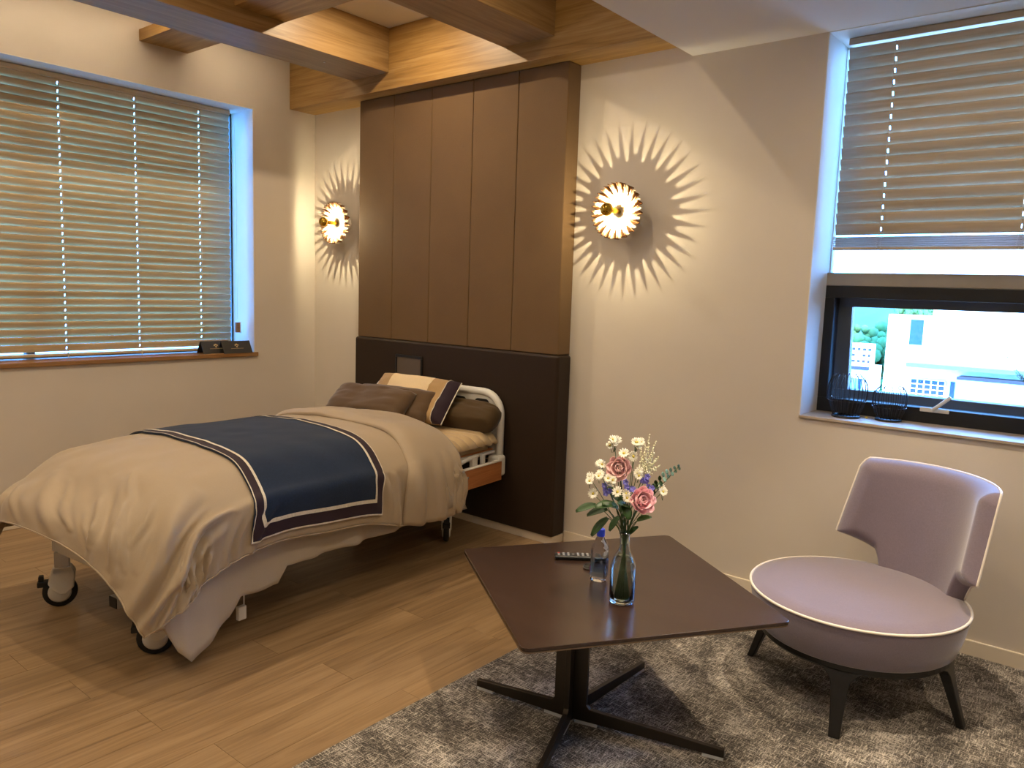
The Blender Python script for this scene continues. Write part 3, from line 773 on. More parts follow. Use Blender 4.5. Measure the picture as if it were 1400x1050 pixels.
# ------------------------------------------------------------------ pillows
def pillow_grid(wd_, ht, th, n=28, pinch=.10, puff=.42, seed=0, rnd=.05):
    T_, B_ = [], []
    for j in range(n + 1):
        b = -1 + 2 * j / n; rt, rb2 = [], []
        for i in range(n + 1):
            a = -1 + 2 * i / n
            px = a * wd_ / 2 * (1 - pinch * (1 - b * b) * .55 * abs(a)); pz = b * ht / 2 * (1 - pinch * (1 - a * a) * .75 * abs(b))
            px *= 1 - rnd * (a * b) ** 2 * abs(a); pz *= 1 - 2.2 * rnd * (a * b) ** 2 * abs(b)
            hgt = th / 2 * (max(0, (1 - a ** 4)) * max(0, (1 - b ** 4))) ** puff
            wv = .012 * noise.noise(Vector((a * 2.2 + seed * 7, b * 2.2, seed))) + .004 * noise.noise(Vector((a * 6, b * 6, seed * 3.3)))
            e_ = min(1, hgt / (th * .3))
            rt.append((px, -hgt + wv * e_, pz)); rb2.append((px, hgt + wv * e_, pz))
        T_.append(rt); B_.append(rb2)
    return T_, B_
def rim(T_, n):
    return [T_[0][i] for i in range(n)] + [T_[j][n] for j in range(n)] + [T_[n][n - i] for i in range(n)] + [T_[n - j][0] for j in range(n)]
def pillow(name, label, mat, loc, tilt, yaw, wd_, ht, th, seed, group='cushions at the head of the bed', roll=0.0, rnd=.05, puff=.42):
    """local frame: x = width, z = height, -y = front; tilt leans the top backwards"""
    c = Matrix.Translation(BED) @ Matrix.Rotation(BRZ, 4, 'Z')
    t = tag(bpy.data.objects.new(name, None), label, 'pillow', group); COL.objects.link(t)
    t.matrix_world = c @ Matrix.Translation(loc) @ Matrix.Rotation(yaw, 4, 'Z') @ Matrix.Rotation(-tilt, 4, 'X') @ Matrix.Rotation(roll, 4, 'Y')
    T_, B_ = pillow_grid(wd_, ht, th, seed=seed, rnd=rnd, puff=puff)
    b = MB(); b.quadgrid(T_); b.quadgrid(B_, flip=True); o = b.build('cover', mat, t, smooth=True)
    bm = bmesh.new(); bm.from_mesh(o.data); bmesh.ops.remove_doubles(bm, verts=bm.verts, dist=.0008); bmesh.ops.recalc_face_normals(bm, faces=bm.faces); bm.to_mesh(o.data); bm.free()
    return t, T_
pillow('pillow', 'olive brown long pillow lying against the white bed headboard', M_OLIVE, (.265, -.135, .725), R(58), 0, .64, .20, .16, 3, rnd=.13, puff=.36)
t, G = pillow('pillow', 'tan sham pillow with cream centre panel and navy white border', M_SHAMTAN, (-.05, -.215, .80), R(38), R(-2), .70, .34, .11, 4)
n = 28
def sub_panel(G, i0, i1, j0, j1, off):
    return [[(G[j][i][0], G[j][i][1] - off, G[j][i][2]) for i in range(i0, i1 + 1)] for j in range(j0, j1 + 1)]
MB().quadgrid(sub_panel(G, 6, 20, 2, 27, .003)).build('centre_panel', M_SHAMCRM, t, smooth=True)
MB().quadgrid(sub_panel(G, 25, 28, 0, 28, .003)).build('side_border', M_PLUM, t, smooth=True)
MB().tube([(p[0], p[1] - .004, p[2]) for p in [G[j][25] for j in range(0, 29)]], .003, 6).build('side_piping', M_WHITEST, t, smooth=True)
MB().tube([(p[0] + .002, p[1], p[2]) for p in [G[j][28] for j in range(0, 29)]], .004, 6).build('edge_piping', M_WHITEST, t, smooth=True)
t, G = pillow('pillow', 'cocoa brown pillow standing behind the front one', M_PILBROWN, (-.12, -.315, .765), R(42), R(3), .64, .26, .13, 5)
t, G = pillow('pillow', 'cocoa brown pillow in front of all the others on the bed', M_PILBROWN, (-.20, -.43, .775), R(52), R(4), .62, .26, .14, 6)

# ------------------------------------------------------------------ coffee table
TB = (3.63, -1.60, 0)
tab = thing('coffee_table', 'square dark walnut coffee table on a bronze four legged base', 'table', TB)
corners = [(3.102, -1.603), (3.801, -2.110), (4.299, -1.382), (3.594, -.866)]
def rounded(poly, r, n=5):
    out = []; m = len(poly)
    for k in range(m):
        p = Vector(poly[k]); a = (Vector(poly[k - 1]) - p).normalized(); b = (Vector(poly[(k + 1) % m]) - p).normalized()
        p0, p1 = p + a * r, p + b * r
        for i in range(n + 1):
            t_ = i / n; out.append(tuple((1 - t_) ** 2 * p0 + 2 * t_ * (1 - t_) * p + t_ ** 2 * p1))
    return out
pl_ = rounded([(c[0] - TB[0], c[1] - TB[1]) for c in corners], .03)
MB().prism(pl_, .488, .5).build('tabletop', M_TABLE, tab, bevel=.002)
MB().prism([(p[0] * .999, p[1] * .999) for p in pl_], .484, .488).build('edge_band', M_TABEDGE, tab)
for (fx, fy), L_ in (((3.245, -1.655), .38), ((4.14, -1.455), .52), ((3.635, -1.10), .49), ((3.80, -2.06), .48)):
    d = Vector((fx - TB[0], fy - TB[1])); L_ = d.length; an = math.atan2(d.y, d.x)
    M0 = Matrix.Rotation(an, 4, 'Z') @ Matrix(((1, 0, 0, 0), (0, 0, -1, 0), (0, 1, 0, 0), (0, 0, 0, 1)))
    prof = [(.006, .016), (L_, .014), (L_, .040), (.072, .062), (.060, .075), (.060, .484), (.006, .484)]
    lg = MB().prism(prof, -.009, .009, M0).build('leg', M_BRONZE, tab, bevel=.0015)
    MB().box(L_ - .07, L_ - .002, -.008, .008, .003, .0145, M=Matrix.Rotation(an, 4, 'Z')).build('glide_pad', M_PAD, lg)
    MB().box(.02, .10, -.007, .007, .003, .0165, M=Matrix.Rotation(an, 4, 'Z')).build('centre_pad', M_PAD, lg)
MB().box(-.012, .012, -.012, .012, .012, .484).build('column_core', M_BRONZE, tab)

# ------------------------------------------------------------------ lilac lounge chair
CH = (4.30, -.68, 0)
chair = thing('lounge_chair', 'lilac grey upholstered lounge chair with round seat and white piping', 'chair', CH, R(-30))
prof = [(.30, .242), (.345, .243), (.353, .25), (.372, .31), (.384, .375), (.385, .392), (.375, .402), (.32, .414), (.2, .425), (.08, .429), (.001, .43)]
MB().lathe(prof, 64).build('seat', M_LILAC, chair, smooth=True)
MB().tube([(.386 * math.cos(2 * math.pi * k / 72), .386 * math.sin(2 * math.pi * k / 72), .396) for k in range(72)], .0052, 8, closed=True).build('seat_piping', M_PIPING, chair, smooth=True)
MB().lathe([(.30, .215), (.335, .215), (.345, .225), (.345, .243), (.30, .243)], 64).build('base_rail', M_EBONY, chair, smooth=False)
for a in (208, 310, 29, 129):   # measured leg directions
    c, s_ = math.cos(R(a)), math.sin(R(a)); pts = []
    P = []
    for z, rr, wt, wr in ((.228, .315, .085, .02), (.212, .322, .054, .02), (.19, .33, .035, .019), (.16, .339, .028, .018), (.08, .366, .022, .015), (.0035, .392, .019, .013)):
        ct = Vector((c * rr, s_ * rr, z)); tv = Vector((-s_, c, 0)); rv_ = Vector((c, s_, 0))
        P.append([tuple(ct + tv * wt * q1 + rv_ * wr * q2) for q1, q2 in ((-1, -1), (1, -1), (1, 1), (-1, 1))])
    lg = MB(); lg.quadgrid(P, closed_u=True)
    o4 = len(lg.v); lg.f.append((0, 1, 2, 3)); lg.f.append((o4 - 4, o4 - 3, o4 - 2, o4 - 1)); lg.mi += [0, 0]
    lg.build('leg', M_EBONY, chair, bevel=.004)
# backrest: curved wing back with a narrow waist.  angle phi from local +y
PM = 56.0
def pmz(z): return R(61.5 - min(1, max(0, (z - .53) / .31)) * 5.5)
def zb_(a):
    a = abs(a)
    if a < .50: return .385
    if a < .62:
        t_ = (a - .50) / .12; return .385 + .085 * math.sin(t_ * math.pi / 2)
    t_ = (a - .62) / .38; return .47 + .05 * t_ ** .8
def zt_(a):
    a = abs(a); return .842 - .004 * a * a - (.04 * (max(0, a - .92) / .08) ** 2.4)
def radius(z): return .378
def lean(z): return .20 * (z - .39)
cols = sorted(set([round(-1 + 2 * k / 56, 4) for k in range(57)] + [s2 * q2 for s2 in (-1, 1) for q2 in (.495, .505, .52, .54, .565, .59, .615, .985, .995)]))
nr = 26
front, back = [], []
for j in range(nr + 1):
    b = j / nr; b = .5 - .5 * math.cos(b * math.pi) if True else b
    fr_, bk_ = [], []
    for a in cols:
        z0, z1 = zb_(a), zt_(a); z = z0 + (z1 - z0) * b; ph = a * pmz(z)
        edge = min((1 - abs(a)) * .40, (z1 - z), (z - z0) if abs(a) > .5 else 1.0)
        if abs(a) > .5 and z < .54: edge = min(edge, (z - z0), )
        q_ = min(1, max(0, edge) / .05); th = .058 * math.sqrt(max(0, 1 - (1 - q_) ** 2)) + .004
        rbk = radius(z); rf = rbk - th
        # the rest wraps a little less at the wings: flatten the curve
        fr_.append((rf * math.sin(ph), rf * math.cos(ph) + lean(z), z)); bk_.append((rbk * math.sin(ph), rbk * math.cos(ph) + lean(z), z))
    front.append(fr_); back.append(bk_)
b = MB(); b.quadgrid(front); b.quadgrid(back, flip=True)
nc = len(cols); off = len(front) * nc
ring = [i for i in range(nc)] + [j * nc + nc - 1 for j in range(1, nr + 1)] + [nr * nc + i for i in range(nc - 2, -1, -1)] + [j * nc for j in range(nr - 1, 0, -1)]
for k in range(len(ring)):
    p, q_ = ring[k], ring[(k + 1) % len(ring)]; b.f.append((p, q_, off + q_, off + p)); b.mi.append(0)
b.build('backrest', M_LILAC, chair, smooth=True)
pp = [back[j][-1] for j in range(2, nr + 1)] ; pp = [back[0][k] for k in range(nc) if cols[k] > .505] + [back[j][-1] for j in range(1, nr + 1)] + [back[nr][k] for k in range(nc - 2, 0, -1)] + [back[j][0] for j in range(nr, -1, -1)] + [back[0][k] for k in range(nc) if cols[k] < -.505]
MB().tube([(p[0] * 1.004, p[1] * 1.004, p[2]) for p in pp], .0045, 8).build('back_piping', M_PIPING, chair, smooth=True)
MB().quadgrid([[( (radius(.30) - .0 + q2) * math.sin(R(a2)), (radius(.30) + q2) * math.cos(R(a2)), z) for a2 in np.linspace(-27, 27, 20)] for z, q2 in ((.30, -.03), (.39, .0))]).build('back_spine', M_LILAC, chair, smooth=True, solid=.02)

# ------------------------------------------------------------------ things on the sills
def tent_card(y0, y1, x, label):
    t = thing('tent_card', label, 'card', (x, (y0 + y1) / 2, LZ0 + .027), 0, 'tent cards on the left sill')
    L_ = (y1 - y0) / 2; h = .085; d = .045
    m = plain('black_card', (34, 31, 28), .5)
    MB().prism([(d, 0), (d + .003, 0), (.0015, h), (0, h - .003)], -L_, L_, Matrix(((1, 0, 0, 0), (0, 0, 1, 0), (0, 1, 0, 0), (0, 0, 0, 1)))).build('front_flap', m, t)
    MB().prism([(-d, 0), (-d - .003, 0), (-.0015, h), (0, h - .003)], -L_, L_, Matrix(((1, 0, 0, 0), (0, 0, 1, 0), (0, 1, 0, 0), (0, 0, 0, 1)))).build('rear_flap', m, t)
    # gold emblem printed on the front flap: three leaves over a thin rule
    gm = plain('gold_print', (196, 168, 112), .5)
    n_ = Vector((h, 0, d)).normalized(); up = Vector((-d, 0, h)).normalized(); ri = Vector((0, 1, 0)); c = Vector((d * .5, 0, h * .5)) + n_ * .0022 + up * .008
    e = MB()
    for dx, dy in ((-.010, .006), (.010, .006), (0, -.006), (.0, .012)):
        o_ = len(e.v)
        for k in range(10):
            a = 2 * math.pi * k / 10; e.v.append(tuple(c + ri * (dx + .0065 * math.cos(a)) + up * (dy + .0055 * math.sin(a))))
        e.f.append(tuple(range(o_, o_ + 10))); e.mi.append(0)
    o_ = len(e.v)
    for sx, sy in ((-.05, -.021), (.05, -.021), (.05, -.019), (-.05, -.019)): e.v.append(tuple(c + ri * sx + up * sy))
    e.f.append((o_, o_ + 1, o_ + 2, o_ + 3)); e.mi.append(0)
    e.build('emblem', gm, t)
tent_card(-.915, -.70, -.03, 'black tent card standing behind the gold marked one on left sill')
tent_card(-.785, -.56, .0 - .028 + .0, 'black tent card with small gold emblem at end of left sill')
bpy.data.objects['tent_card'].location.x = -.075

def wire_basket(x, y, rbase, rmax, h, nw, label):
    t = thing('wire_candle_holder', label, 'candle holder', (x, y, WZ0 + .013), 0, 'black wire holders on the right sill')
    MB().lathe([(rbase, 0), (rbase + .003, .004), (rbase, .010), (rbase - .01, .012), (rbase - .012, .006)], 32).build('base_ring', M_BLACK, t, smooth=True)
    MB().lathe([(rbase - .012, .003), (rbase - .012, .006)], 28).build('base_plate', M_BLACK, t)
    for k in range(nw):
        a = 2 * math.pi * k / nw; pts = []
        for q in range(13):
            u = q / 12; w_ = 1 - (1 - u) ** 1.25
            rr = rbase * .9 + (rmax - rbase * .9) * math.sin(min(1, w_ / .6) * math.pi / 2)
            if w_ > .6: rr = rmax * (1 - .34 * ((w_ - .6) / .4) ** 2.4)
            da = (.5 * 2 * math.pi / nw) * max(0, (w_ - .75) / .25) ** 2 * (1 if k % 2 else -1)
            pts.append((rr * math.cos(a + da), rr * math.sin(a + da), .008 + (h - .008) * w_))
        MB().tube(pts, .0016, 5).build('wire', M_BLACK, t, smooth=True)
    MB().tube([(rmax * .99 * math.cos(2 * math.pi * k / 36), rmax * .99 * math.sin(2 * math.pi * k / 36), h * .40) for k in range(36)], .0014, 5, closed=True).build('hoop', M_BLACK, t, smooth=True)
wire_basket(3.985, .115, .062, .088, .205, 26, 'larger black wire candle holder near the window corner')
wire_basket(4.162, .165, .056, .074, .165, 22, 'smaller black wire candle holder near the window handle')
tag(MB().ball((0, 0, .004), .005, 8, 6, (1.3, 1, .8)).build('petal_crumb', plain('yellow_petal', (220, 190, 60), .6), loc=(4.07, .15, WZ0 + .013)), 'tiny yellow petal on right sill between the wire holders', 'petal')

# ------------------------------------------------------------------ table top things
TZ = .5
rem = thing('remote_control', 'black television remote lying behind the water bottle', 'remote', (3.49, -1.385, TZ), R(39.5))
MB().box(-.088, .088, -.022, .022, .004, .018).build('body', plain('remote_black', (24, 24, 25), .45), rem, smooth=False, bevel=.007, seg=3)
MB().box(-.075, .075, -.018, .018, .0, .004).build('foot', M_RUBBER, rem, bevel=.002)
mk = plain('remote_button', (150, 150, 150), .5); mr = plain('remote_red', (170, 40, 40), .5)
for i in range(9):
    for j in range(3):
        if (i, j) in ((3, 0), (3, 2)): continue
        MB().box(-.076 + i * .018, -.068 + i * .018, -.0155 + j * .012, -.0085 + j * .012, .018, .0195).build('button', mr if (i, j) == (0, 2) else mk, rem)
pk = thing('round_puck', 'small round black disc on table behind the bottle', 'puck', (3.578, -1.435, TZ))
MB().lathe([(.020, 0), (.024, .003), (.024, .010), (.018, .014), (.001, .015)], 28).build('disc', plain('puck_black', (20, 20, 21), .35), pk, smooth=True)
MB().lathe([(.0245, .004), (.0255, .0055), (.0245, .007)], 28, cap0=False, cap1=False).build('rim_band', M_GREY, pk, smooth=True)

def sq_loft(mb, prof, n=40, p=5.0, close0=True, close1=True):
    o = len(mb.v)
    for hw, z, pw in prof:
        for k in range(n):
            a = 2 * math.pi * k / n; c, s_ = math.cos(a), math.sin(a)
            rr = hw / (abs(c) ** pw + abs(s_) ** pw) ** (1 / pw); mb.v.append((rr * c, rr * s_, z))
    for j in range(len(prof) - 1):
        for k in range(n):
            mb.f.append((o + j * n + k, o + j * n + (k + 1) % n, o + (j + 1) * n + (k + 1) % n, o + (j + 1) * n + k)); mb.mi.append(0)
    if close0: mb.f.append(tuple(o + k for k in range(n))[::-1]); mb.mi.append(0)
    if close1: mb.f.append(tuple(o + (len(prof) - 1) * n + k for k in range(n))); mb.mi.append(0)
    return mb
bt = thing('water_bottle', 'square clear plastic water bottle with blue cap on the table', 'bottle', (3.666, -1.512, TZ), R(18))
sq_loft(MB(), [(.020, .0005, 3), (.0255, .003, 4), (.0275, .010, 6), (.0275, .118, 6), (.026, .128, 4), (.018, .148, 2.4), (.0125, .158, 2), (.0125, .166, 2)]).build('bottle_shell', solid_glass('clear_plastic', (.97, .985, 1.0), 1.20, .02), bt, smooth=True)
MB().lathe([(.0135, .160), (.0142, .161), (.0142, .184), (.0132, .186), (.001, .186)], 28).build('cap', plain('blue_cap', (38, 62, 190), .4), bt, smooth=False, bevel=.001)
lbm = MB()
for k in range(5):
    a = 2 * math.pi * k / 5 + .3; o_ = len(lbm.v); cy, cz = -.012 + .0075 * math.cos(a), .048 + .0075 * math.sin(a)
    for q in range(10):
        b_ = 2 * math.pi * q / 10; lbm.v.append((-.0279, cy + .006 * math.cos(b_) * 1.0, cz + .006 * math.sin(b_)))
    lbm.f.append(tuple(range(o_, o_ + 10))); lbm.mi.append(0)
lbm.build('flower_print', plain('pink_print', (200, 60, 90), .5), bt)
sq_loft(MB(), [(.0279, .022, 6), (.0279, .074, 6)], close0=False, close1=False).build('label_film', pane_glass('printed_film', (.55, .72, .95)), bt, smooth=True)

# ---- glass vase
VX, VY = 3.825, -1.620
vs_ = thing('glass_vase', 'clear green tinted glass bottle vase on the coffee table', 'vase', (VX, VY, TZ))
op = [(.034, .0005), (.040, .004), (.0415, .012), (.0415, .118), (.039, .132), (.028, .158), (.0185, .178), (.016, .192), (.016, .226), (.0185, .229), (.0185, .236)]
ip = [(.0155, .236), (.0135, .226), (.0135, .192), (.016, .178), (.0255, .157), (.0365, .131), (.039, .117), (.039, .014), (.034, .010), (.001, .009)]
MB().lathe(op + ip, 40, cap0=True, cap1=False).build('glass', solid_glass('pale_green_glass', (.88, .97, .93), 1.45), vs_, smooth=True)
wp = [(.001, .0095), (.0335, .0105), (.0385, .0145), (.0385, .117), (.036, .131), (.0265, .153), (.001, .153)]
MB().lathe(wp, 40, cap0=False, cap1=False).build('water', solid_glass('vase_water', (.95, .99, .97), 1.33), vs_, smooth=True)

# ---- bouquet.  axes: right as seen in the picture, away from it, up
RI = Vector((.773, .634, 0)); AW = Vector((-.634, .773, 0)); UP = Vector((0, 0, 1)); V0 = Vector((VX, VY, TZ))
def bp(rr, aw, z): return V0 + RI * rr + AW * aw + UP * z
G_STEM = plain('green_stem', (58, 84, 40), .55, var=.15, scale=40); G_LEAF = plain('dark_green_leaf', (40, 70, 30), .42, var=.25, scale=30)
G_LEAF2 = plain('fresh_green_leaf', (66, 100, 44), .45, var=.2, scale=30); G_EUC = plain('blue_green_eucalyptus', (128, 168, 160), .6, var=.12, scale=30)
F_PINK = plain('pink_petal', (255, 194, 204), .55, var=.14, scale=26, sheen=.2); F_PALE = plain('dusty_pink_petal', (250, 206, 206), .55, var=.12, scale=26, sheen=.2)
F_WHITE = plain('white_petal', (238, 236, 222), .55, var=.04); F_YEL = plain('daisy_centre', (206, 188, 84), .6); F_BLUE = plain('periwinkle_petal', (120, 118, 206), .55, var=.15, scale=30)
F_CREAM = plain('cream_plume', (230, 228, 196), .6, var=.06)
def stem_pts(top, k):
    foot = V0 + RI * (.018 * math.cos(k * 2.4)) + AW * (.018 * math.sin(k * 2.4)) + UP * .016
    neck = V0 + RI * (.008 * math.cos(k * 2.4 + 2.6)) + AW * (.008 * math.sin(k * 2.4 + 2.6)) + UP * .215
    low = foot.lerp(neck, .6); mid = neck.lerp(top, .5) + UP * .02
    pts = []
    for i in range(9):
        u = i / 8
        pts.append(foot.lerp(low, min(1, u / .3)) if u < .3 else None)
    seq = [foot, foot.lerp(neck, .5), neck, neck.lerp(top, .35) + UP * .012, neck.lerp(top, .7) + UP * .010, top]
    return seq
kst = [0]
def flower(name, label, group, top, r=.0018):
    kst[0] += 1
    t = thing(name, label, 'flower', tuple(top), 0, group)
    MB().tube([p - top for p in stem_pts(top, kst[0])], r, 6).build('stem', G_STEM, t, smooth=True)
    return t
def petal(mb, base, dirv, nrm, length, width, cup=.3, n=4):
    d = dirv.normalized(); nm = (nrm - d * nrm.dot(d)).normalized(); s_ = d.cross(nm); rows = []
    for j in range(n + 1):
        u = j / n; ww = width * (math.sin(math.pi * (.12 + .80 * u)) ** .8); row = []
        for i in (-1, -.5, 0, .5, 1):
            row.append(tuple(base + d * length * u * (1 - .1 * cup * u) + nm * length * cup * u * u + s_ * ww / 2 * i + nm * (abs(i) ** 2) * ww * .22))
        rows.append(row)
    mb.quadgrid(rows)
def facing(top, toward=Vector((.60, -.72, .35))):
    return toward.normalized()
def peony(top, face, r, mat, label):
    t = flower('peony', label, 'pink peonies in the vase', top, .0026); f = face.normalized(); a0 = f.orthogonal().normalized(); b0 = f.cross(a0)
    for ring, (nP, tilt, ln, wd_, cup, back) in enumerate(((5, .10, .55, .62, -.25, .30), (7, .42, .75, .72, -.42, .16), (8, .75, .95, .82, -.55, .02), (8, 1.05, 1.0, .85, -.6, -.14))):
        for k in range(nP):
            an = 2 * math.pi * k / nP + ring * .5 + random.uniform(-.15, .15); rd = a0 * math.cos(an) + b0 * math.sin(an)
            tl = tilt + random.uniform(-.08, .08); d = f * math.cos(tl) + rd * math.sin(tl)
            m_ = MB(); petal(m_, f * r * (back - .55) + rd * r * .12, d, rd * -1, r * ln * 1.25, r * wd_ * 1.15, -cup * .55)
            m_.build('petal', mat, t, smooth=True, solid=.0008)
    sp = MB()
    for k in range(5):
        an = 2 * math.pi * k / 5; rd = a0 * math.cos(an) + b0 * math.sin(an); petal(sp, f * r * -.75, (rd - f * .1), f, r * .6, r * .4, .3)
    sp.build('sepals', G_LEAF2, t, smooth=True, solid=.0006)
peony(bp(.040, -.045, .352), AW * -1 + UP * .35 + RI * .2, .046, F_PINK, 'bright pink peony low at the front of the bouquet')
peony(bp(-.030, .0, .445), AW * -1 + UP * .25 - RI * .2, .043, F_PALE, 'dusty pink peony high on the left of the bouquet')
def daisy_head(mb_p, mb_c, c, f, r):
    f = f.normalized(); a0 = f.orthogonal().normalized(); b0 = f.cross(a0); n = 13
    for k in range(n):
        an = 2 * math.pi * k / n + random.uniform(-.1, .1); rd = a0 * math.cos(an) + b0 * math.sin(an)
        petal(mb_p, c + rd * r * .18, rd + f * random.uniform(.02, .3), f, r * .85, r * .36, .08, 3)
    o = Matrix.Translation(c + f * r * .04)
    mb_c.ball(tuple(c + f * r * .05), r * .27, 8, 5)
DAISY = [(830, 608, .0, 3, 'white aster cluster topping the left of the bouquet'), (858, 607, .01, 3, 'white aster cluster topping the middle of the bouquet'), (854, 623, -.03, 1, 'white aster between the two topmost clusters'),
         (814, 638, .02, 2, 'white aster left of the dusty pink peony'), (813, 649, -.01, 2, 'white aster below left of the dusty pink peony'), (800, 656, 0, 2, 'white aster reaching farthest left of the bouquet'),
         (805, 676, -.01, 1, 'white aster low on the far left of the bouquet'), (828, 654, -.04, 2, 'white aster just under the dusty pink peony'), (834, 668, -.055, 1, 'open white daisy facing front at bouquet centre'),
         (847, 676, -.05, 2, 'white aster touching the bright peony on its left'), (860, 645, -.03, 2, 'white aster between the two peonies'), (897, 671, .0, 2, 'white aster reaching right beside the bright peony'),
         (843, 622, .0, 1, 'small white aster above the dusty pink peony')]
for px, py, aw, nh, lb in DAISY:
    c = bp((px - 850) * .00245, aw, (824 - py) * .00244)
    t = flower('aster', lb, 'white asters in the vase', c, .0012)
    for q in range(nh + (3 if nh > 2 else 1 if nh > 1 else 0)):
        mp_, mc_ = MB(), MB(); off = Vector((0, 0, 0)) if q == 0 else Vector((random.uniform(-.014, .014), random.uniform(-.014, .014), random.uniform(-.012, .012)))
        daisy_head(mp_, mc_, off, AW * -1 + UP * random.uniform(.2, 1.0) + RI * random.uniform(-.7, .5), .0145 if nh > 1 else .018)
        h = mp_.build('bloom', F_WHITE, t, smooth=True, solid=.0005); mc_.build('disc', F_YEL, h, smooth=True)
        if q: MB().tube([off * .95, (off - UP * .03) * .5 + UP * -.012, -UP * .03], .0009, 5).build('side_stem', G_STEM, t, smooth=True)
# astilbe plume
t = flower('astilbe', 'creamy white astilbe plume on the upper right of the bouquet', 'filler flowers', bp(.048, .0, .42), .0016)
for (dx, dz, L_) in ((.016, .135, 1), (.034, .115, 1), (.046, .065, 1), (.05, .04, 1), (-.012, .09, 1), (.0, .105, 1), (.03, .08, 1)):
    tip = RI * dx + UP * dz + AW * random.uniform(-.02, .02); base = UP * .0 + RI * .0
    m_ = MB(); m_.tube([base, tip * .5, tip], [.0012, .001, .0004], 5)
    for k in range(34):
        u = .12 + .88 * k / 33; rr = .0105 * (1 - u) + .0012
        c = base.lerp(tip, u) + Vector((random.uniform(-1, 1), random.uniform(-1, 1), random.uniform(-1, 1))) * rr
        m_.ball(tuple(c), random.uniform(.0026, .0046) * (1.2 - .6 * u), 6, 4)
    m_.build('plume', F_CREAM, t, smooth=True)
# delphinium florets
for (px, py, aw, lb) in ((871, 650, -.02, 'periwinkle blue delphinium right of bouquet centre'), (851, 662, -.035, 'periwinkle blue delphinium between the peonies'), (877, 664, -.01, 'periwinkle blue delphinium peeking over the bright peony'), (823, 668, -.01, 'periwinkle blue delphinium on the left side of the bouquet')):
    c = bp((px - 850) * .00245, aw, (824 - py) * .00244); t = flower('delphinium', lb, 'blue delphinium in the vase', c, .0014)
    for q in range(5):
        m_ = MB(); off = Vector((random.uniform(-.014, .014), random.uniform(-.014, .014), random.uniform(-.018, .018))); f = (AW * -1 + RI * random.uniform(-.8, .8) + UP * random.uniform(-.2, .8)).normalized(); a0 = f.orthogonal().normalized(); b0 = f.cross(a0)
        for k in range(5):
            an = 2 * math.pi * k / 5; petal(m_, off, a0 * math.cos(an) + b0 * math.sin(an) + f * .25, f, .011, .010, .1, 3)
        m_.build('floret', F_BLUE, t, smooth=True, solid=.0004)
# eucalyptus sprig
c = bp(.160, .0, .455); t = flower('eucalyptus_sprig', 'blue green eucalyptus sprig reaching right out of the bouquet', 'filler flowers', c, .0013)
nk = V0 + UP * .25
for k in range(8):
    u = .50 + .50 * k / 7; p = nk.lerp(c, u) + UP * .03 * math.sin(u * math.pi) - c
    for s_ in (-1, 1):
        m_ = MB(); petal(m_, p, ((UP * .9 - RI * .3) * s_ + RI * .15 + AW * random.uniform(-.6, .6)), AW * -1 + RI * random.uniform(-.5, .5), .021 - .008 * (k / 7), .013 - .004 * (k / 7), .1, 3); m_.build('leaf', G_EUC if k > 2 else G_LEAF, t, smooth=True, solid=.0004)
# leafy foliage
FOL = [((-.10, -.02, .325), (-.16, -.02, .312), .032, 'dark green leaf pointing left from the bouquet'), ((-.065, -.03, .315), (-.125, -.02, .300), .034, 'dark green leaf under the leftmost one'), ((-.06, -.02, .285), (-.112, -.03, .238), .030, 'dark green leaf drooping down over the bottle'),
       ((.03, -.04, .285), (.066, -.05, .305), .024, 'fresh green leaf right of the vase neck'), ((-.03, -.05, .30), (-.06, -.06, .262), .022, 'narrow leaf hanging left of the stems'), ((.012, -.02, .235), (.03, -.03, .262), .022, 'small round leaf at the vase mouth'),
       ((-.045, -.04, .335), (-.10, -.06, .338), .036, 'broad dark leaf beneath the asters'), ((-.02, -.05, .34), (.0, -.075, .305), .034, 'broad dark leaf in front of the stems'), ((.01, .0, .33), (.05, .03, .36), .034, 'dark leaf behind the bright peony'), ((-.02, .02, .33), (-.05, .05, .37), .034, 'dark leaf at the back of the bouquet'),
       ((.075, .0, .375), (.105, .0, .40), .026, 'dark green leaf below the eucalyptus'), ((-.03, -.03, .32), (-.075, -.05, .345), .034, 'dark leaf filling bouquet centre left'), ((.0, -.04, .325), (-.03, -.07, .352), .034, 'dark leaf below the front facing daisy')]
for b0, tip, wd_, lb in FOL:
    a, e_ = bp(*b0), bp(*tip); kst[0] += 1
    t = thing('leaf_stalk', lb, 'leaf', tuple(a), 0, 'green leaves in the vase')
    MB().tube([p - a for p in stem_pts(a, kst[0])], .0014, 6).build('stem', G_STEM, t, smooth=True)
    m_ = MB(); d = e_ - a; petal(m_, Vector((0, 0, 0)), d, UP + AW * -.5, d.length * 1.08, wd_, -.18, 6); m_.build('leaf', G_LEAF2 if 'fresh' in lb else G_LEAF, t, smooth=True, solid=.0006)

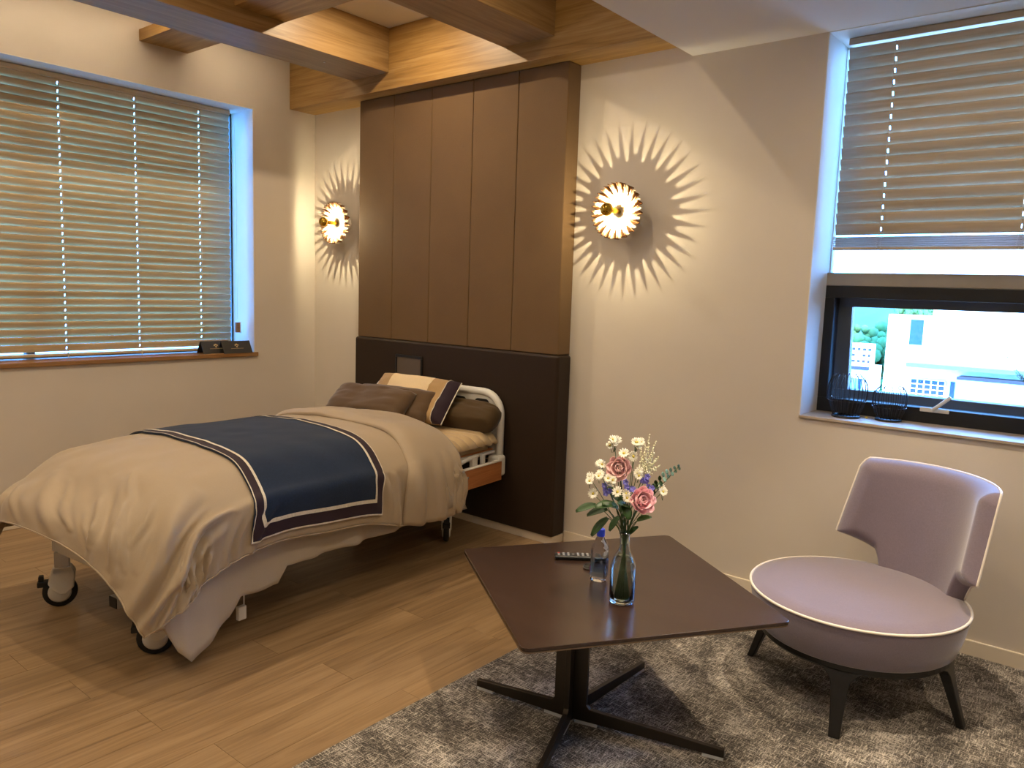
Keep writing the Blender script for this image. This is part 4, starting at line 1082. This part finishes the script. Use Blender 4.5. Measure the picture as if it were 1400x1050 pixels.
# slim branch vase at the right end of the sill (only its twigs reach into the picture)
bvz = thing('twig_vase', 'slim glass with fine green twigs at the right end of the window sill', 'vase', (4.80, .12, WZ0 + .013))
MB().lathe([(.03, 0), (.032, .004), (.030, .10), (.033, .12)], 24, cap1=False).build('glass', pane_glass('vase_glass', (.85, .95, .95)), bvz, smooth=True, solid=.002)
for k in range(9):
    a = R(150 + k * 14); ln = random.uniform(.17, .30)
    tip = Vector((math.cos(a) * ln * .6 - .04, math.sin(a) * ln * .2, .10 + ln * .9)); mid = Vector((tip.x * .35, tip.y * .35, .18))
    tw = MB().tube([(0, 0, .01), mid, tip], [.0016, .0012, .0006], 5).build('twig', G_STEM, bvz, smooth=True)
    lf = MB()
    for q in range(14):
        p = mid.lerp(tip, q / 13); petal(lf, p, Vector((random.uniform(-1, .6), random.uniform(-1, 1), random.uniform(-.2, 1))), UP, .014, .004, .1, 3)
    lf.build('leaves', G_LEAF2, tw, smooth=True)['kind'] = 'stuff'

# ------------------------------------------------------------------ outside the window
X_WHITE = plain('white_render', (236, 236, 232), .8, var=.03, scale=1); X_ROOF = plain('grey_green_ledge', (84, 112, 106), .8); X_DARK = plain('dark_grey', (40, 40, 48), .8)  # dark grey for the canopy, ledge and balustrade openings
X_GLASS = plain('blue_window', (28, 52, 96), .15); X_GRILL = plain('slate_blue', (26, 40, 66), .5); X_TREE = plain('sunlit_foliage', (62, 104, 52), .8, var=.35, scale=1.2); X_HILL = plain('forest_hill', (40, 72, 66), .9, var=.3, scale=.3)
X_ASPH = plain('street_asphalt', (110, 110, 108), .9)
g = structure(MB().box(-90, 60, .6, 120, -9, -8.7).build('ground_outside', X_ASPH))
bd = thing('apartment_building', 'white apartment building seen through the right window', 'building', (3.0, 12, -8.7))
MB().box(-1.73, 7, 0, 8, 0, 9.98).build('lower_block', X_WHITE, bd)
MB().box(-1.05, 7, .3, 8, 9.98, 16).build('upper_block', X_WHITE, bd)
wn = MB().box(-1.52, -1.10, -.02, .03, 9.42, 9.92).build('window', X_WHITE, bd, bevel=.01)
MB().box(-1.50, -1.40, -.03, .0, 9.44, 9.90).build('pane', plain('pale_glare_pane', (150, 205, 205), .5), wn); MB().box(-1.34, -1.12, -.03, .0, 9.44, 9.90).build('pane', X_GLASS, wn)  # left pane's washed-out glare is put into its pale colour
MB().box(-1.3, 7, -.3, 0, 9.05, 9.12).build('eave', X_ROOF, bd); MB().box(-.45, 7, -.4, -.0, 8.90, 8.95).build('canopy', X_DARK, bd)
gw = MB().box(-1.25, -.68, -.03, .02, 8.46, 8.82).build('grille', X_GRILL, bd)
for k in range(6): MB().box(-1.25 + k * .114 - .011, -1.25 + k * .114 + .011, -.05, -.03, 8.46, 8.82).build('grille_bar', X_WHITE, gw)
for k in range(5): MB().box(-1.26, -.67, -.05, -.03, 8.46 + k * .09 - .009, 8.46 + k * .09 + .009).build('grille_bar', X_WHITE, gw)
MB().box(-.60, -.53, -.03, .02, 8.52, 8.82).build('vent', X_GRILL, bd)
pt = MB()
for k in range(60): pt.ball((-1.70 + random.random() * .62, .25 + random.random() * .3, 10.0 + random.random() * .09), random.uniform(.03, .07), 6, 4)
pt.build('roof_plants', X_TREE, bd, smooth=True)['kind'] = 'stuff'
an = thing('terrace_annex', 'low white terrace with balustrade left of the apartment building', 'building', (.9, 11, -8.7))
MB().box(-2.2, .35, 0, .9, 0, 9.02).build('wall', X_WHITE, an); MB().box(-2.25, .37, -.08, .0, 8.98, 9.04).build('ledge', X_DARK, an)
MB().box(-.35, .36, .25, .33, 9.02, 9.44).build('balustrade', X_WHITE, an)
for r_ in range(3):
    for k in range(7):
        if random.random() < .8: MB().box(-.28 + k * .09, -.28 + k * .09 + random.uniform(.03, .06), .235, .25, 9.09 + r_ * .11, 9.135 + r_ * .11).build('opening', X_DARK, an)
MB().box(-.10, .20, -.02, .02, 8.50, 8.82).build('window', plain('teal_glass', (96, 170, 176), .2), an)
MB().box(.21, .27, -.03, .02, 8.50, 8.82).build('shutter', X_GLASS, an)
tr = thing('leafy_tree', 'sunlit round leafy tree beyond the terrace', 'tree', (-1.6, 21, -8.7))
MB().tube([(0, 0, 0), (.1, 0, 4), (0, .1, 7)], [.25, .2, .12], 8).build('trunk', plain('bark', (84, 66, 50), .9), tr, smooth=True)
cr = MB()
for k in range(1100):
    d = Vector((random.gauss(0, 1), random.gauss(0, 1), random.gauss(0, 1))).normalized() * random.uniform(.55, 1.0)
    cr.ball((d.x * 1.9, d.y * 1.9, 7.9 + d.z * 1.7), random.uniform(.10, .24), 6, 4)
cr.build('crown', X_TREE, tr, smooth=True)
hl = MB(); P = []
for j in range(14):
    row = []
    for i in range(40):
        xx = -80 + i * 3.2; yy = 55 + j * 5; h_ = 16 * math.sin(min(1, j / 9) * math.pi / 2) * (.75 + .35 * noise.noise(Vector((xx * .03, yy * .03, 1))))
        row.append((xx, yy, -9 + max(0, h_) + .6 * noise.noise(Vector((xx * .3, yy * .3, 4)))))
    P.append(row)
structure(hl.quadgrid(P).build('hill_outside', X_HILL, smooth=True))
